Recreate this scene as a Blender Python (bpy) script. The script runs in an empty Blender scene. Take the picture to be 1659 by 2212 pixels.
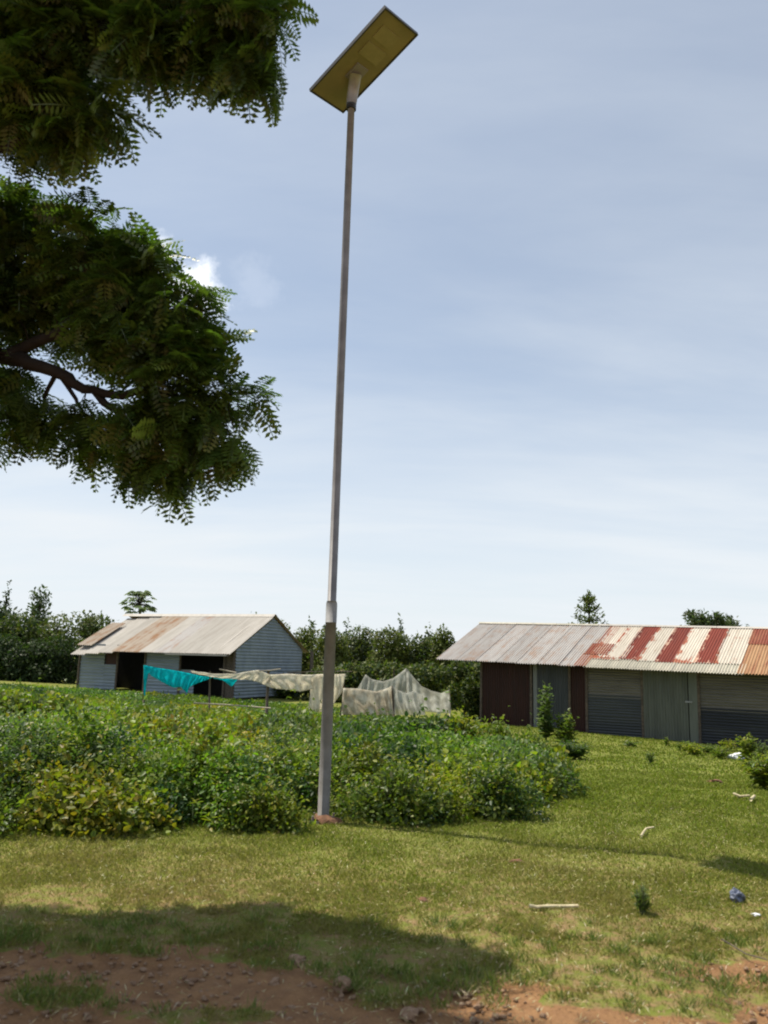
import bpy, math, random
import numpy as np
from mathutils import Matrix, Vector
rng = np.random.default_rng(11); random.seed(11)
SC = bpy.context.scene; COL = SC.collection
rad = math.radians
# ------------------------------------------------------------------ camera, sky, sun, exposure
F, CX, CY, PITCH, ROLL, EYE = 1750., 829.5, 1106., rad(10.3), 0.025, 1.65
RM = (Matrix.Rotation(math.pi/2+PITCH, 3, 'X') @ Matrix.Rotation(ROLL, 3, 'Z'))
cam = bpy.data.cameras.new('camera'); co = bpy.data.objects.new('camera', cam); COL.objects.link(co)
cam.sensor_fit = 'VERTICAL'; cam.sensor_height = 24; cam.lens = 24*F/2212; cam.clip_start = .05; cam.clip_end = 6000
co.matrix_world = Matrix.Translation((0, 0, EYE)) @ RM.to_4x4(); SC.camera = co
cam.dof.use_dof = True; cam.dof.focus_distance = 14.0; cam.dof.aperture_fstop = 1.5
try: SC.cycles.filter_width = 2.0
except Exception: pass
SUN_EL, SUN_AZ = rad(64.4), math.atan2(-.93, .37)
w = bpy.data.worlds.new('World'); SC.world = w; w.use_nodes = True
SKY_STRENGTH, SUN_STRENGTH = .10, 4.2
def nd(nt, typ, ins=None, **kw):
    n = nt.nodes.new(typ)
    for k, v in kw.items(): setattr(n, k, v)
    for k, v in (ins or {}).items():
        s = n.inputs[k]
        if hasattr(v, 'is_output') and v.is_output: nt.links.new(v, s)
        else: s.default_value = v
    return n
def mth(nt, op, a, b=0., c=0., clamp=False):
    return nd(nt, 'ShaderNodeMath', {0: a, 1: b, 2: c}, operation=op, use_clamp=clamp).outputs[0]
def mix(nt, f, a, b, t='MIX'):
    n = nt.nodes.new('ShaderNodeMix'); n.data_type = 'RGBA'; n.blend_type = t
    for k, v in ((0, f), (6, a), (7, b)):
        s = n.inputs[k]
        if hasattr(v, 'is_output'): nt.links.new(v, s)
        else: s.default_value = v if k == 0 or len(v) == 4 else (*v, 1)
    return n.outputs[2]
def smooth(nt, v, a, b, lo=0., hi=1.):
    n = nd(nt, 'ShaderNodeMapRange', {0: v, 1: a, 2: b, 3: lo, 4: hi}, interpolation_type='SMOOTHSTEP'); return n.outputs[0]
def noise(nt, vec, scale, det=4, rough=.55, dist=0.):
    return nd(nt, 'ShaderNodeTexNoise', {'Vector': vec, 'Scale': scale, 'Detail': det, 'Roughness': rough, 'Distortion': dist}).outputs[0]
def ray(px, py): return RM @ Vector(((px-CX)/F, -(py-CY)/F, -1.))
def aty(px, py, y):
    d = ray(px, py); return Vector((0, 0, EYE)) + d*(y/d.y)
def zt(x, y):
    s = min(1, max(0, (y-9)/11)); s = s*s*(3-2*s)
    return s*(-.09-.03*max(-16, min(16, x)))
def gnd(px, py):
    d = ray(px, py); z = 0.
    for _ in range(12):
        p = Vector((0, 0, EYE)) + d*((z-EYE)/d.z); z = zt(p.x, p.y)
    return p
nt = w.node_tree; nt.nodes.clear()
sky = nd(nt, 'ShaderNodeTexSky', sky_type='NISHITA', sun_disc=False, sun_elevation=SUN_EL, sun_rotation=SUN_AZ, air_density=1.0, dust_density=2.0, ozone_density=1.5, altitude=1200)
tc = nd(nt, 'ShaderNodeTexCoord'); sp = nd(nt, 'ShaderNodeSeparateXYZ', {0: tc.outputs['Generated']})
dz = mth(nt, 'ADD', mth(nt, 'MAXIMUM', sp.outputs[2], 0.), .16)
cv = nd(nt, 'ShaderNodeCombineXYZ', {0: mth(nt, 'DIVIDE', sp.outputs[0], dz), 1: mth(nt, 'DIVIDE', sp.outputs[1], dz)}).outputs[0]
mp = nd(nt, 'ShaderNodeMapping', {'Vector': cv, 'Rotation': (0, 0, .35), 'Scale': (.35, 1.1, 1)}).outputs[0]
n1 = noise(nt, mp, 1.1, 7, .55, .6); n2 = noise(nt, mp, 3.5, 5, .6, .3)
cl = smooth(nt, mth(nt, 'ADD', mth(nt, 'MULTIPLY', n1, .75), mth(nt, 'MULTIPLY', n2, .25)), .34, .78, .33, .64)
low = smooth(nt, sp.outputs[2], -.02, .42, .62, .0)
cl = mth(nt, 'MAXIMUM', mth(nt, 'ADD', cl, mth(nt, 'MULTIPLY', low, .9)), .22, clamp=True)
K = 1/SKY_STRENGTH
skyc = mix(nt, cl, mix(nt, 1., sky.outputs[0], (.90, .98, .99), 'MULTIPLY'), (.605*K, .64*K, .67*K))
def puff(col, px, py, size, amt):
    d = ray(px, py).normalized()
    dv = nd(nt, 'ShaderNodeVectorMath', {0: tc.outputs['Generated'], 1: tuple(d)}, operation='DISTANCE').outputs[1]
    q = mth(nt, 'ADD', mth(nt, 'DIVIDE', dv, size), mth(nt, 'MULTIPLY', mth(nt, 'SUBTRACT', noise(nt, tc.outputs['Generated'], 28, 6, .6), .5), 2.4))
    return mix(nt, smooth(nt, q, .25, 1.1, amt, 0.), col, (.95*K, .97*K, 1.0*K))
skyc = puff(skyc, 425, 628, .036, .9); skyc = puff(skyc, 552, 608, .035, .09); skyc = puff(skyc, 330, 550, .028, .6)
bg = nd(nt, 'ShaderNodeBackground', {0: skyc, 1: SKY_STRENGTH})
nt.links.new(bg.outputs[0], nd(nt, 'ShaderNodeOutputWorld').inputs[0])
sl = bpy.data.lights.new('sun', 'SUN'); sl.energy = SUN_STRENGTH; sl.angle = rad(.53); sl.color = (1, .93, .80)
so = bpy.data.objects.new('sun', sl); COL.objects.link(so)
sdir = Vector((math.cos(SUN_EL)*math.sin(SUN_AZ), math.cos(SUN_EL)*math.cos(SUN_AZ), math.sin(SUN_EL)))
so.rotation_euler = sdir.to_track_quat('Z', 'Y').to_euler()
vs = SC.view_settings; vs.view_transform = 'Standard'; vs.look = 'None'; vs.exposure = .50; vs.gamma = 1; vs.use_curve_mapping = False
# ------------------------------------------------------------------ helpers
def tag(o, label=None, cat=None, group=None, kind=None):
    if label: o['label'] = label
    if cat: o['category'] = cat
    if group: o['group'] = group
    if kind: o['kind'] = kind
    return o
def empty(name, loc, label=None, cat=None, group=None, rz=0):
    o = bpy.data.objects.new(name, None); COL.objects.link(o); o.location = loc; o.rotation_euler.z = rz
    o.empty_display_size = .2
    return tag(o, label, cat, group)
def np_mesh(name, V, FC, mat=None, col=None, smooth_=False):
    """V (n,3), FC list of (m,k) int arrays"""
    me = bpy.data.meshes.new(name); V = np.asarray(V, np.float32)
    FC = [np.asarray(f, np.int32) for f in (FC if isinstance(FC, list) else [FC]) if len(f)]
    me.vertices.add(len(V)); me.vertices.foreach_set('co', V.ravel())
    tot = sum(f.size for f in FC); nf = sum(len(f) for f in FC)
    me.loops.add(tot); me.loops.foreach_set('vertex_index', np.concatenate([f.ravel() for f in FC]))
    cnt = np.concatenate([np.full(len(f), f.shape[1], np.int32) for f in FC])
    me.polygons.add(nf); me.polygons.foreach_set('loop_start', np.concatenate([[0], np.cumsum(cnt)[:-1]]).astype(np.int32))
    me.polygons.foreach_set('loop_total', cnt)
    if smooth_: me.polygons.foreach_set('use_smooth', np.ones(nf, bool))
    me.update(calc_edges=True)
    if col is not None:
        a = me.color_attributes.new('col', 'FLOAT_COLOR', 'POINT')
        c = np.ones((len(V), 4), np.float32); c[:, :3] = col; a.data.foreach_set('color', c.ravel())
    if mat: me.materials.append(mat)
    return me
def obj(name, me, parent=None, M=None, loc=None):
    o = bpy.data.objects.new(name, me); COL.objects.link(o)
    if M is not None: o.matrix_world = M
    if loc is not None: o.location = loc
    if parent is not None:
        o.parent = parent
        if M is not None: o.matrix_parent_inverse = Matrix.Identity(4); o.matrix_local = wm(parent).inverted() @ M
    return o
def wm(o):
    m = o.matrix_basis.copy() if o.parent is None else wm(o.parent) @ o.matrix_parent_inverse @ o.matrix_basis
    return m
class MB:
    def __init__(s): s.v = []; s.f = []
    def box(s, c, h, M=None):
        b = len(s.v)
        for sx in (-1, 1):
            for sy in (-1, 1):
                for sz in (-1, 1):
                    p = Vector((c[0]+sx*h[0], c[1]+sy*h[1], c[2]+sz*h[2])); s.v.append(M @ p if M else p)
        for q in ((0, 1, 3, 2), (4, 6, 7, 5), (0, 4, 5, 1), (2, 3, 7, 6), (0, 2, 6, 4), (1, 5, 7, 3)): s.f.append([b+i for i in q])
        return s
    def tube(s, pts, rs, n=8, cap=True):
        b = len(s.v); pts = [Vector(p) for p in pts]; up = Vector((.31, .17, .93))
        for i, p in enumerate(pts):
            d = (pts[min(i+1, len(pts)-1)]-pts[max(i-1, 0)]).normalized()
            if abs(d.dot(up)) > .95: up = Vector((.9, .3, .1))
            u = d.cross(up).normalized(); v = d.cross(u); r = rs[i] if hasattr(rs, '__len__') else rs
            for k in range(n):
                a = 2*math.pi*k/n; s.v.append(p+u*(r*math.cos(a))+v*(r*math.sin(a)))
        for i in range(len(pts)-1):
            for k in range(n):
                s.f.append([b+i*n+k, b+i*n+(k+1) % n, b+(i+1)*n+(k+1) % n, b+(i+1)*n+k])
        if cap: s.f.append([b+k for k in range(n)]); s.f.append([b+(len(pts)-1)*n+k for k in range(n)][::-1])
        return s
    def mesh(s, name, mat, smooth_=False):
        me = bpy.data.meshes.new(name); me.from_pydata([tuple(p) for p in s.v], [], s.f); me.materials.append(mat)
        if smooth_: me.polygons.foreach_set('use_smooth', [True]*len(me.polygons))
        me.update(); return me
    def build(s, name, mat, parent=None, smooth_=False, loc=None):
        return obj(name, s.mesh(name, mat, smooth_), parent, loc=loc)
def vnoise(x, y, seed=0):
    x = np.asarray(x, float); y = np.asarray(y, float); xi = np.floor(x).astype(np.int64); yi = np.floor(y).astype(np.int64)
    fx = x-xi; fy = y-yi; fx = fx*fx*(3-2*fx); fy = fy*fy*(3-2*fy)
    def h(a, b):
        n = (a*374761393+b*668265263+seed*1442695041) & 0xffffffff
        n = ((n ^ (n >> 13))*1274126177) & 0xffffffff
        return ((n ^ (n >> 16)) & 0xffff)/65535.
    return (h(xi, yi)*(1-fx)+h(xi+1, yi)*fx)*(1-fy)+(h(xi, yi+1)*(1-fx)+h(xi+1, yi+1)*fx)*fy
def fbm(x, y, seed=0, o=4):
    t = 0; a = .5
    for i in range(o): t = t+a*vnoise(np.asarray(x)*2**i, np.asarray(y)*2**i, seed+i); a *= .5
    return t/(1-.5**o)
def ztn(x, y):
    s = np.clip((y-9)/11, 0, 1); s = s*s*(3-2*s); return s*(-.09-.03*np.clip(x, -16, 16))
# ------------------------------------------------------------------ materials
def material(name):
    m = bpy.data.materials.new(name); m.use_nodes = True; nt = m.node_tree; nt.nodes.clear()
    out = nt.nodes.new('ShaderNodeOutputMaterial'); return m, nt, out
def plain(name, c, rough=.7, metal=0., c2=None, scale=8., bump=0., spec=.4):
    m, nt, out = material(name); tc = nd(nt, 'ShaderNodeTexCoord')
    n = noise(nt, tc.outputs['Object'], scale, 5, .6)
    col = mix(nt, smooth(nt, n, .35, .65), c, c2 or tuple(x*.75 for x in c))
    b = nd(nt, 'ShaderNodeBsdfPrincipled', {'Base Color': col, 'Roughness': rough, 'Metallic': metal, 'Specular IOR Level': spec})
    if bump: nt.links.new(nd(nt, 'ShaderNodeBump', {'Height': n, 'Strength': bump, 'Distance': .02}).outputs[0], b.inputs['Normal'])
    nt.links.new(b.outputs[0], out.inputs[0]); return m
def leafmat(name, transl=.3, rough=.42, spec=.5):
    m, nt, out = material(name)
    a = nd(nt, 'ShaderNodeVertexColor', layer_name='col').outputs[0]
    b = nd(nt, 'ShaderNodeBsdfPrincipled', {'Base Color': a, 'Roughness': rough, 'Specular IOR Level': spec})
    t = nd(nt, 'ShaderNodeBsdfTranslucent', {0: mix(nt, 1., a, (1.1, 1.35, .55), 'MULTIPLY')})
    s = nd(nt, 'ShaderNodeMixShader', {0: transl, 1: b.outputs[0], 2: t.outputs[0]})
    nt.links.new(s.outputs[0], out.inputs[0]); return m
def tin(name, base, alt, rust=(.22, .07, .03), rust_lo=.60, rust_hi=.72, streak=(6., .7), alt_lo=.4, alt_hi=.65, rough=.6, metal=.0, spec=.25, edge=0.):
    m, nt, out = material(name); tc = nd(nt, 'ShaderNodeTexCoord'); oi = nd(nt, 'ShaderNodeObjectInfo')
    off = nd(nt, 'ShaderNodeVectorMath', {0: tc.outputs['Object'], 1: nd(nt, 'ShaderNodeCombineXYZ', {0: mth(nt, 'MULTIPLY', oi.outputs['Random'], 37.), 1: mth(nt, 'MULTIPLY', oi.outputs['Random'], 91.)}).outputs[0]}, operation='ADD').outputs[0]
    st = nd(nt, 'ShaderNodeMapping', {'Vector': off, 'Scale': (streak[0], streak[1], 1)}).outputs[0]
    n1 = noise(nt, st, 1., 6, .65, .3); n2 = noise(nt, off, 2.2, 6, .65, .2); n3 = noise(nt, off, 30., 3)
    c = mix(nt, smooth(nt, n1, alt_lo, alt_hi), base, alt)
    c = mix(nt, mth(nt, 'MULTIPLY', n3, .25), c, tuple(x*.6 for x in base))
    rn = mth(nt, 'ADD', mth(nt, 'MULTIPLY', n1, .45), mth(nt, 'MULTIPLY', n2, .55))
    if edge:
        ex = nd(nt, 'ShaderNodeSeparateXYZ', {0: tc.outputs['Object']}); r5 = mth(nt, 'MULTIPLY', oi.outputs['Random'], edge)
        rn = mth(nt, 'ADD', rn, mth(nt, 'ADD', smooth(nt, ex.outputs[0], 0., .22, edge, 0.), smooth(nt, ex.outputs[1], .0, .5, r5, 0.)))
    r = smooth(nt, rn, rust_lo, rust_hi)
    c = mix(nt, r, c, rust)
    # every sheet weathered its own way
    c = mix(nt, 1., c, nd(nt, 'ShaderNodeCombineXYZ', {i: mth(nt, 'ADD', .86, mth(nt, 'MULTIPLY', oi.outputs['Random'], .2)) for i in range(3)}).outputs[0], 'MULTIPLY')
    b = nd(nt, 'ShaderNodeBsdfPrincipled', {'Base Color': c, 'Roughness': rough, 'Metallic': metal, 'Specular IOR Level': spec})
    nt.links.new(nd(nt, 'ShaderNodeBump', {'Height': n2, 'Strength': .25, 'Distance': .03}).outputs[0], b.inputs['Normal'])
    nt.links.new(b.outputs[0], out.inputs[0]); return m
def netmat(name, c, c2, hole=.35, scale=6.):
    m, nt, out = material(name); tc = nd(nt, 'ShaderNodeTexCoord')
    n = noise(nt, tc.outputs['Object'], scale, 5, .6); f = mix(nt, smooth(nt, n, .35, .65), c, c2)
    d = nd(nt, 'ShaderNodeBsdfDiffuse', {0: f}); t = nd(nt, 'ShaderNodeBsdfTranslucent', {0: f})
    s = nd(nt, 'ShaderNodeMixShader', {0: .62, 1: d.outputs[0], 2: t.outputs[0]})
    tr = nd(nt, 'ShaderNodeBsdfTransparent')
    s2 = nd(nt, 'ShaderNodeMixShader', {0: smooth(nt, n, .3, .7, max(0, hole-.15), hole+.15), 1: s.outputs[0], 2: tr.outputs[0]})
    nt.links.new(s2.outputs[0], out.inputs[0]); return m
M = {}
M['leaf'] = leafmat('leaf', .36, .55, .25); M['leaf_glossy'] = leafmat('leaf_glossy', .42, .46, .35); M['leaf_tree'] = leafmat('leaf_tree', .38, .34, .6); M['blade'] = leafmat('grass_blade', .35, .6, .25)
M['bark'] = plain('bark', (.032, .026, .02), .9, c2=(.022, .018, .015), scale=12, bump=.5)
M['stem'] = plain('stem', (.09, .10, .04), .7)
M['wood'] = plain('old_wood', (.13, .10, .075), .85, c2=(.07, .055, .045), scale=14, bump=.3)
M['pale_wood'] = plain('pale_wood', (.48, .42, .33), .8, c2=(.34, .29, .22), scale=9)
M['dark_in'] = plain('shade_and_wire_black', (.03, .027, .025), .9)  # near-black: painted shade inside the sheds, plain colour on the fence wire
M['galv'] = plain('galvanised_pole', (.24, .23, .23), .6, .1, c2=(.185, .175, .175), scale=5, spec=.5)
M['galv_low'] = plain('dusty_galvanised_pole', (.215, .20, .19), .7, .05, c2=(.16, .148, .135), scale=6)
M['galv_pale'] = plain('bare_zinc_ring', (.30, .30, .30), .65, .05)
M['panel_under'] = plain('panel_underside', (.26, .225, .105), .5, c2=(.20, .175, .08), scale=3, spec=.5)
M['panel_frame'] = plain('panel_frame', (.075, .07, .065), .4, .3)
M['panel_top'] = plain('solar_cells', (.01, .015, .04), .15)
M['led'] = plain('led_window', (.29, .26, .13), .4, c2=(.25, .225, .11))
M['mount'] = plain('cast_mount', (.36, .34, .31), .5, .1)
M['soil_lump'] = plain('soil_lump', (.20, .10, .055), .95, c2=(.12, .06, .035), scale=20, bump=.8)
M['stone'] = plain('stone', (.29, .19, .12), .95, c2=(.20, .115, .065), scale=40, bump=.6)
M['straw'] = plain('straw', (.62, .54, .34), .7, c2=(.45, .37, .22), scale=30)
M['white_bag'] = plain('white_plastic', (.80, .80, .80), .35, c2=(.66, .67, .70), scale=20, bump=.6)
M['blue_bag'] = plain('blue_grey_plastic', (.13, .15, .21), .4, c2=(.06, .07, .10), scale=18, bump=.8)
M['white_sheet'] = netmat('white_net', (.90, .86, .74), (.80, .74, .62), .03)
M['grey_net'] = netmat('grey_net', (.66, .66, .60), (.46, .45, .39), .34, 3.)
M['pale_net'] = netmat('pale_net', (.84, .80, .70), (.56, .49, .38), .12, 4.)
M['teal_net'] = netmat('turquoise_net', (.015, .70, .74), (.012, .55, .62), .04, 9.)
M['tin_grey'] = tin('weathered_tin', (.45, .425, .40), (.37, .34, .315), (.36, .24, .17), .48, .68)
M['tin_tan'] = tin('tan_weathered_tin', (.49, .455, .405), (.41, .375, .325), (.34, .22, .14), .62, .78)
M['tin_rusty_tan'] = tin('rust_stained_tin', (.42, .345, .27), (.33, .25, .18), (.30, .16, .08), .48, .62)
M['tin_white'] = tin('peeling_white_tin', (.60, .545, .46), (.50, .44, .36), (.34, .11, .06), .590, .65, streak=(9., .8), edge=.13)
M['tin_red'] = tin('red_painted_tin', (.215, .045, .026), (.16, .036, .022), (.55, .36, .26), .595, .65, alt_lo=.45, streak=(9., .8), edge=.11)
M['tin_orange'] = tin('orange_rusty_tin', (.42, .25, .13), (.33, .16, .08), (.22, .07, .04), .54, .66)
M['tin_redorange'] = tin('red_rusty_tin', (.24, .060, .035), (.32, .13, .07), (.50, .33, .22), .57, .66)
M['tin_eave'] = tin('pale_eave_tin', (.48, .445, .36), (.38, .36, .29), (.40, .26, .15), .62, .75)
M['tin_bluish'] = tin('bluish_tin', (.40, .43, .47), (.33, .36, .40), (.28, .2, .15), .66, .8)
M['wall_blue'] = tin('pale_blue_wall_tin', (.27, .315, .37), (.21, .25, .30), (.23, .22, .21), .62, .8)
M['wall_greyblue'] = tin('mid_grey_wall_tin', (.24, .25, .245), (.20, .21, .21), (.2, .15, .11), .62, .8)  # mid grey is the sheets' own colour
M['wall_grey'] = tin('grey_wall_tin', (.165, .15, .125), (.115, .105, .09), (.12, .08, .06), .6, .75)
M['wall_dark'] = tin('dark_blue_wall_tin', (.035, .038, .048), (.05, .053, .06), (.05, .045, .045), .6, .8)
M['wall_slate'] = tin('slate_wall_tin', (.055, .060, .066), (.075, .08, .083), (.08, .05, .04), .6, .8)
M['wall_maroon'] = tin('maroon_wall_tin', (.046, .018, .014), (.034, .016, .013), (.13, .07, .05), .66, .8)
M['door_green'] = tin('greenish_door_tin', (.145, .155, .13), (.11, .118, .10), (.13, .10, .08), .62, .8)
# ground: green turf over brown soil, red laterite where the track is bare; mask comes with the mesh as soil cover
def groundmat():
    m, nt, out = material('turf_and_soil'); tc = nd(nt, 'ShaderNodeTexCoord'); P = tc.outputs['Object']
    d = nd(nt, 'ShaderNodeVertexColor', layer_name='col'); dr = nd(nt, 'ShaderNodeSeparateColor', {0: d.outputs[0]})
    a = noise(nt, P, .55, 6, .6); b = noise(nt, P, 9., 6, .7); c = noise(nt, P, 70., 4, .7)
    g = mix(nt, smooth(nt, a, .35, .65), (.145, .172, .030), (.185, .195, .042))
    g = mix(nt, mth(nt, 'MULTIPLY', smooth(nt, b, .38, .62), mth(nt, 'ADD', .12, mth(nt, 'MULTIPLY', dr.outputs[1], .85))), g, (.25, .165, .08)); g = mix(nt, smooth(nt, c, .45, .8, 0, .5), g, (.06, .06, .02))
    s = mix(nt, smooth(nt, b, .3, .7), (.27, .150, .068), (.19, .100, .048)); s = mix(nt, smooth(nt, c, .4, .75, 0, .6), s, (.34, .19, .10))
    mk = mth(nt, 'ADD', dr.outputs[0], mth(nt, 'MULTIPLY', mth(nt, 'SUBTRACT', b, .5), .9))
    f = smooth(nt, mk, .40, .60); col = mix(nt, f, g, s)
    hh = mth(nt, 'ADD', mth(nt, 'MULTIPLY', b, .7), mth(nt, 'MULTIPLY', c, .3))
    bs = nd(nt, 'ShaderNodeBsdfPrincipled', {'Base Color': col, 'Roughness': .95, 'Specular IOR Level': .15})
    nt.links.new(nd(nt, 'ShaderNodeBump', {'Height': hh, 'Strength': .8, 'Distance': .03}).outputs[0], bs.inputs['Normal'])
    nt.links.new(bs.outputs[0], out.inputs[0]); return m
M['ground'] = groundmat()
# ------------------------------------------------------------------ ground and dirt track
def dirt_amount(x, y):
    edge = 5.02-.20*np.clip(x+2.2, 0, 9)*.75+(fbm(x*1.3+7, y*1.3, 3)-.5)*.9+(fbm(x*5, y*5, 5)-.5)*.8
    edge = np.where(x < -2.2, 5.02+(x+2.2)*.05+(fbm(x*1.3+7, y*1.3, 3)-.5)*.9, edge)
    m = np.clip((edge-y)/.5+.5, 0, 1)
    patch = np.clip((.25-np.hypot((x-2.25)/.9, (y-4.85)/.3)*.25)*6, 0, 1); m = np.maximum(m, patch*.95)
    for gx, gy, rx, ry in ((-1.6, 4.35, .22, .16), (-.8, 4.15, .4, .10), (1.3, 4.38, .5, .14), (-1.3, 4.95, .2, .10), (-.5, 4.9, .4, .10)):
        m = m*np.clip((np.hypot((x-gx)/rx, (y-gy)/ry)+(fbm(x*4, y*4, 9)-.5)*1.9-.6)*2.2, 0, 1)
    return m
xs = np.concatenate([-np.geomspace(4500, 12, 22), np.linspace(-10, -4, 40)[:-1], np.arange(-4, 4.01, .05), np.linspace(4, 14, 60)[1:], np.geomspace(16, 4500, 22)])
ys = np.concatenate([-np.geomspace(4500, 4, 18), np.linspace(-2, 3, 14)[:-1], np.arange(3, 8, .05), np.linspace(8, 34, 150), np.geomspace(36, 4500, 24)])
X, Y = np.meshgrid(xs, ys); Z = ztn(X, Y)
near = np.clip(1-(np.hypot(X, Y)-30)/10, 0, 1); Z = Z*np.clip(1-(np.abs(Y)-60)/100, 0, 1)
D = dirt_amount(X, Y)*(Y > -400)
Z = Z+near*((fbm(X*.8, Y*.8, 21)-.5)*.05+(fbm(X*4, Y*4, 22)-.5)*.03)-D*.02+D*((fbm(X*7, Y*7, 23)-.5)*.06+(fbm(X*2, Y*2, 24)-.5)*.06)*near
ny, nx = X.shape; idx = np.arange(ny*nx).reshape(ny, nx)
Q = np.stack([idx[:-1, :-1], idx[:-1, 1:], idx[1:, 1:], idx[1:, :-1]], -1).reshape(-1, 4)
Dq = (D[:-1, :-1]+D[1:, 1:]).reshape(-1)/2
VV = np.stack([X, Y, Z], -1).reshape(-1, 3); CC = np.stack([D, np.clip((8.6-Y)/2.8, 0, 1)*(np.abs(Y) < 50), D], -1).reshape(-1, 3)
def sub(fm, name):
    q = Q[fm]; u, inv = np.unique(q, return_inverse=True)
    return obj(name, np_mesh(name, VV[u], inv.reshape(-1, 4), M['ground'], CC[u], True))
tag(sub(Dq <= .5, 'ground'), kind='structure', label='green and straw coloured grassy ground running back to the sheds')
tag(sub(Dq > .5, 'dirt_track'), kind='structure', label='bare red earth track across the bottom of the view')
# ------------------------------------------------------------------ foliage helpers
def frames(Dv, Nv):
    Dv = Dv/np.linalg.norm(Dv, axis=1, keepdims=True); S = np.cross(Dv, Nv); S /= np.linalg.norm(S, axis=1, keepdims=True)+1e-9
    return Dv, S, np.cross(S, Dv)
def leaves(P, Dv, Nv, L, W, C, fine=True):
    Dv, S, U = frames(Dv, Nv); L = L[:, None]; W = W[:, None]; n = len(P)
    if fine:
        pts = [P, P+Dv*L*.3+S*W*.5+U*W*.12, P+Dv*L*.68+S*W*.38+U*W*.08-U*L*.04, P+Dv*L-U*L*.15, P+Dv*L*.68-S*W*.38+U*W*.08-U*L*.04, P+Dv*L*.3-S*W*.5+U*W*.12]
        V = np.stack(pts, 1).reshape(-1, 3); b = (np.arange(n)*6)[:, None]
        Fq = np.concatenate([b+np.array([0, 1, 2, 3]), b+np.array([3, 4, 5, 0])]); return V, Fq, np.repeat(C, 6, 0)
    pts = [P, P+Dv*L*.5+S*W*.5, P+Dv*L-U*L*.12, P+Dv*L*.5-S*W*.5]
    V = np.stack(pts, 1).reshape(-1, 3); b = (np.arange(n)*4)[:, None]
    return V, b+np.array([0, 1, 2, 3]), np.repeat(C, 4, 0)
def unit(n):
    v = rng.normal(size=(n, 3)); return v/np.linalg.norm(v, axis=1, keepdims=True)
def pal(n, cols, wts=None, jit=.13):
    cols = np.array(cols); k = rng.choice(len(cols), n, p=wts); c = cols[k]; return c*(1+rng.normal(0, jit, (n, 1)))*(1+rng.normal(0, .06, (n, 3)))
def join(parts):
    V = []; Fs = []; C = []; o = 0
    for v, f, c in parts: V.append(v); Fs.append(f+o); C.append(c); o += len(v)
    return np.concatenate(V), np.concatenate(Fs), np.clip(np.concatenate(C), .004, .9)
def dome_leaves(c, r, h, n, L, W, cols, fine=True, wts=None, low=-.1):
    """leaves on and just inside a lumpy dome"""
    u = unit(n); u[:, 2] = np.abs(u[:, 2])*(1.0-low)+low; u /= np.linalg.norm(u, axis=1, keepdims=True)
    lump = .72+.5*fbm(u[:, 0]*2.3+c[0]*3+u[:, 2]*2, u[:, 1]*2.3+c[1]*3, 31)
    k = lump*(1-.45*rng.random(n)**2.2)
    P = np.array(c)+u*np.array([r, r, h])*k[:, None]
    P[:, 2] += np.where(rng.random(n) < .22, rng.exponential(.07, n), 0)*(1.3 if c[1] < 12 else .35)
    P[:, :2] += rng.normal(0, .05, (n, 2))
    Nv = u*.6+unit(n)*.75+np.array([0, 0, .7]); Dv = u*.7+unit(n)*.9+np.array([0, 0, .15])
    s = rng.uniform(.6, 1.25, n)
    return leaves(P, Dv, Nv, L*s, W*s, pal(n, cols, wts), fine)
GREENS = [(0.125, 0.169, 0.022), (0.161, 0.2, 0.022), (0.095, 0.136, 0.022), (0.198, 0.219, 0.027), (0.109, 0.148, 0.031)]
LIME = [(0.211, 0.233, 0.022), (0.172, 0.21, 0.019), (0.251, 0.245, 0.026)]
YELLOW = [(.22, .20, .02), (.16, .18, .022), (.26, .205, .02), (.10, .13, .02)]
BLUISH = [(0.102, 0.142, 0.044), (0.125, 0.161, 0.054), (0.088, 0.127, 0.031)]
DARK = [(0.039, 0.078, 0.021), (0.055, 0.101, 0.026), (0.033, 0.065, 0.019)]
# ------------------------------------------------------------------ undergrowth thicket
POLY = [(-14, 6.6), (-5, 7.0), (-3.6, 7.25), (-2.9, 7.9), (-2.3, 7.9), (-1.9, 8.25), (-1.35, 8.05), (-1.0, 8.75), (-.75, 9.25), (-.3, 9.15), (-.1, 8.85), (.4, 8.65), (.95, 8.75), (1.5, 9.3), (2.1, 10.3), (2.75, 11.3), (2.6, 12.4), (3.1, 14.2), (3.25, 16.5), (2.5, 18.6), (1.9, 24), (-2, 28.5), (-7, 30), (-22, 32)]
PA = np.array(POLY)
def inside(x, y):
    r = np.zeros(x.shape, bool); j = len(PA)-1
    for i in range(len(PA)):
        xi, yi = PA[i]; xj, yj = PA[j]
        r ^= ((yi > y) != (yj > y)) & (x < (xj-xi)*(y-yi)/(yj-yi+1e-12)+xi); j = i
    return r
def edgedist(x, y):
    d = np.full(x.shape, 1e9)
    for i in range(len(PA)):
        a = PA[i]; b = PA[(i+1) % len(PA)]; ab = b-a; t = np.clip(((x-a[0])*ab[0]+(y-a[1])*ab[1])/(ab@ab), 0, 1)
        d = np.minimum(d, np.hypot(x-a[0]-t*ab[0], y-a[1]-t*ab[1]))
    return d
def warm0(x, y): return float(vnoise(x*.7, y*.6+4, 321))
parts = []; nlump = 0
gx = rng.uniform(-17, 4, 9000); gy = rng.uniform(6.6, 31, 9000)
ok = inside(gx, gy) & (np.abs(gx) < gy*.62+.8); gx = gx[ok]; gy = gy[ok]; ed = edgedist(gx, gy)
keep = []
for x, y, e in zip(gx, gy, ed):
    r = (.26 if y < 10 else .34 if y < 14 else .5)*(1 if e > .4 else .7)
    if e < .12: continue
    if all((x-a)**2+(y-b)**2 > (r*.95)**2 for a, b, _ in keep[-4000:]): keep.append((x, y, r))
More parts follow.
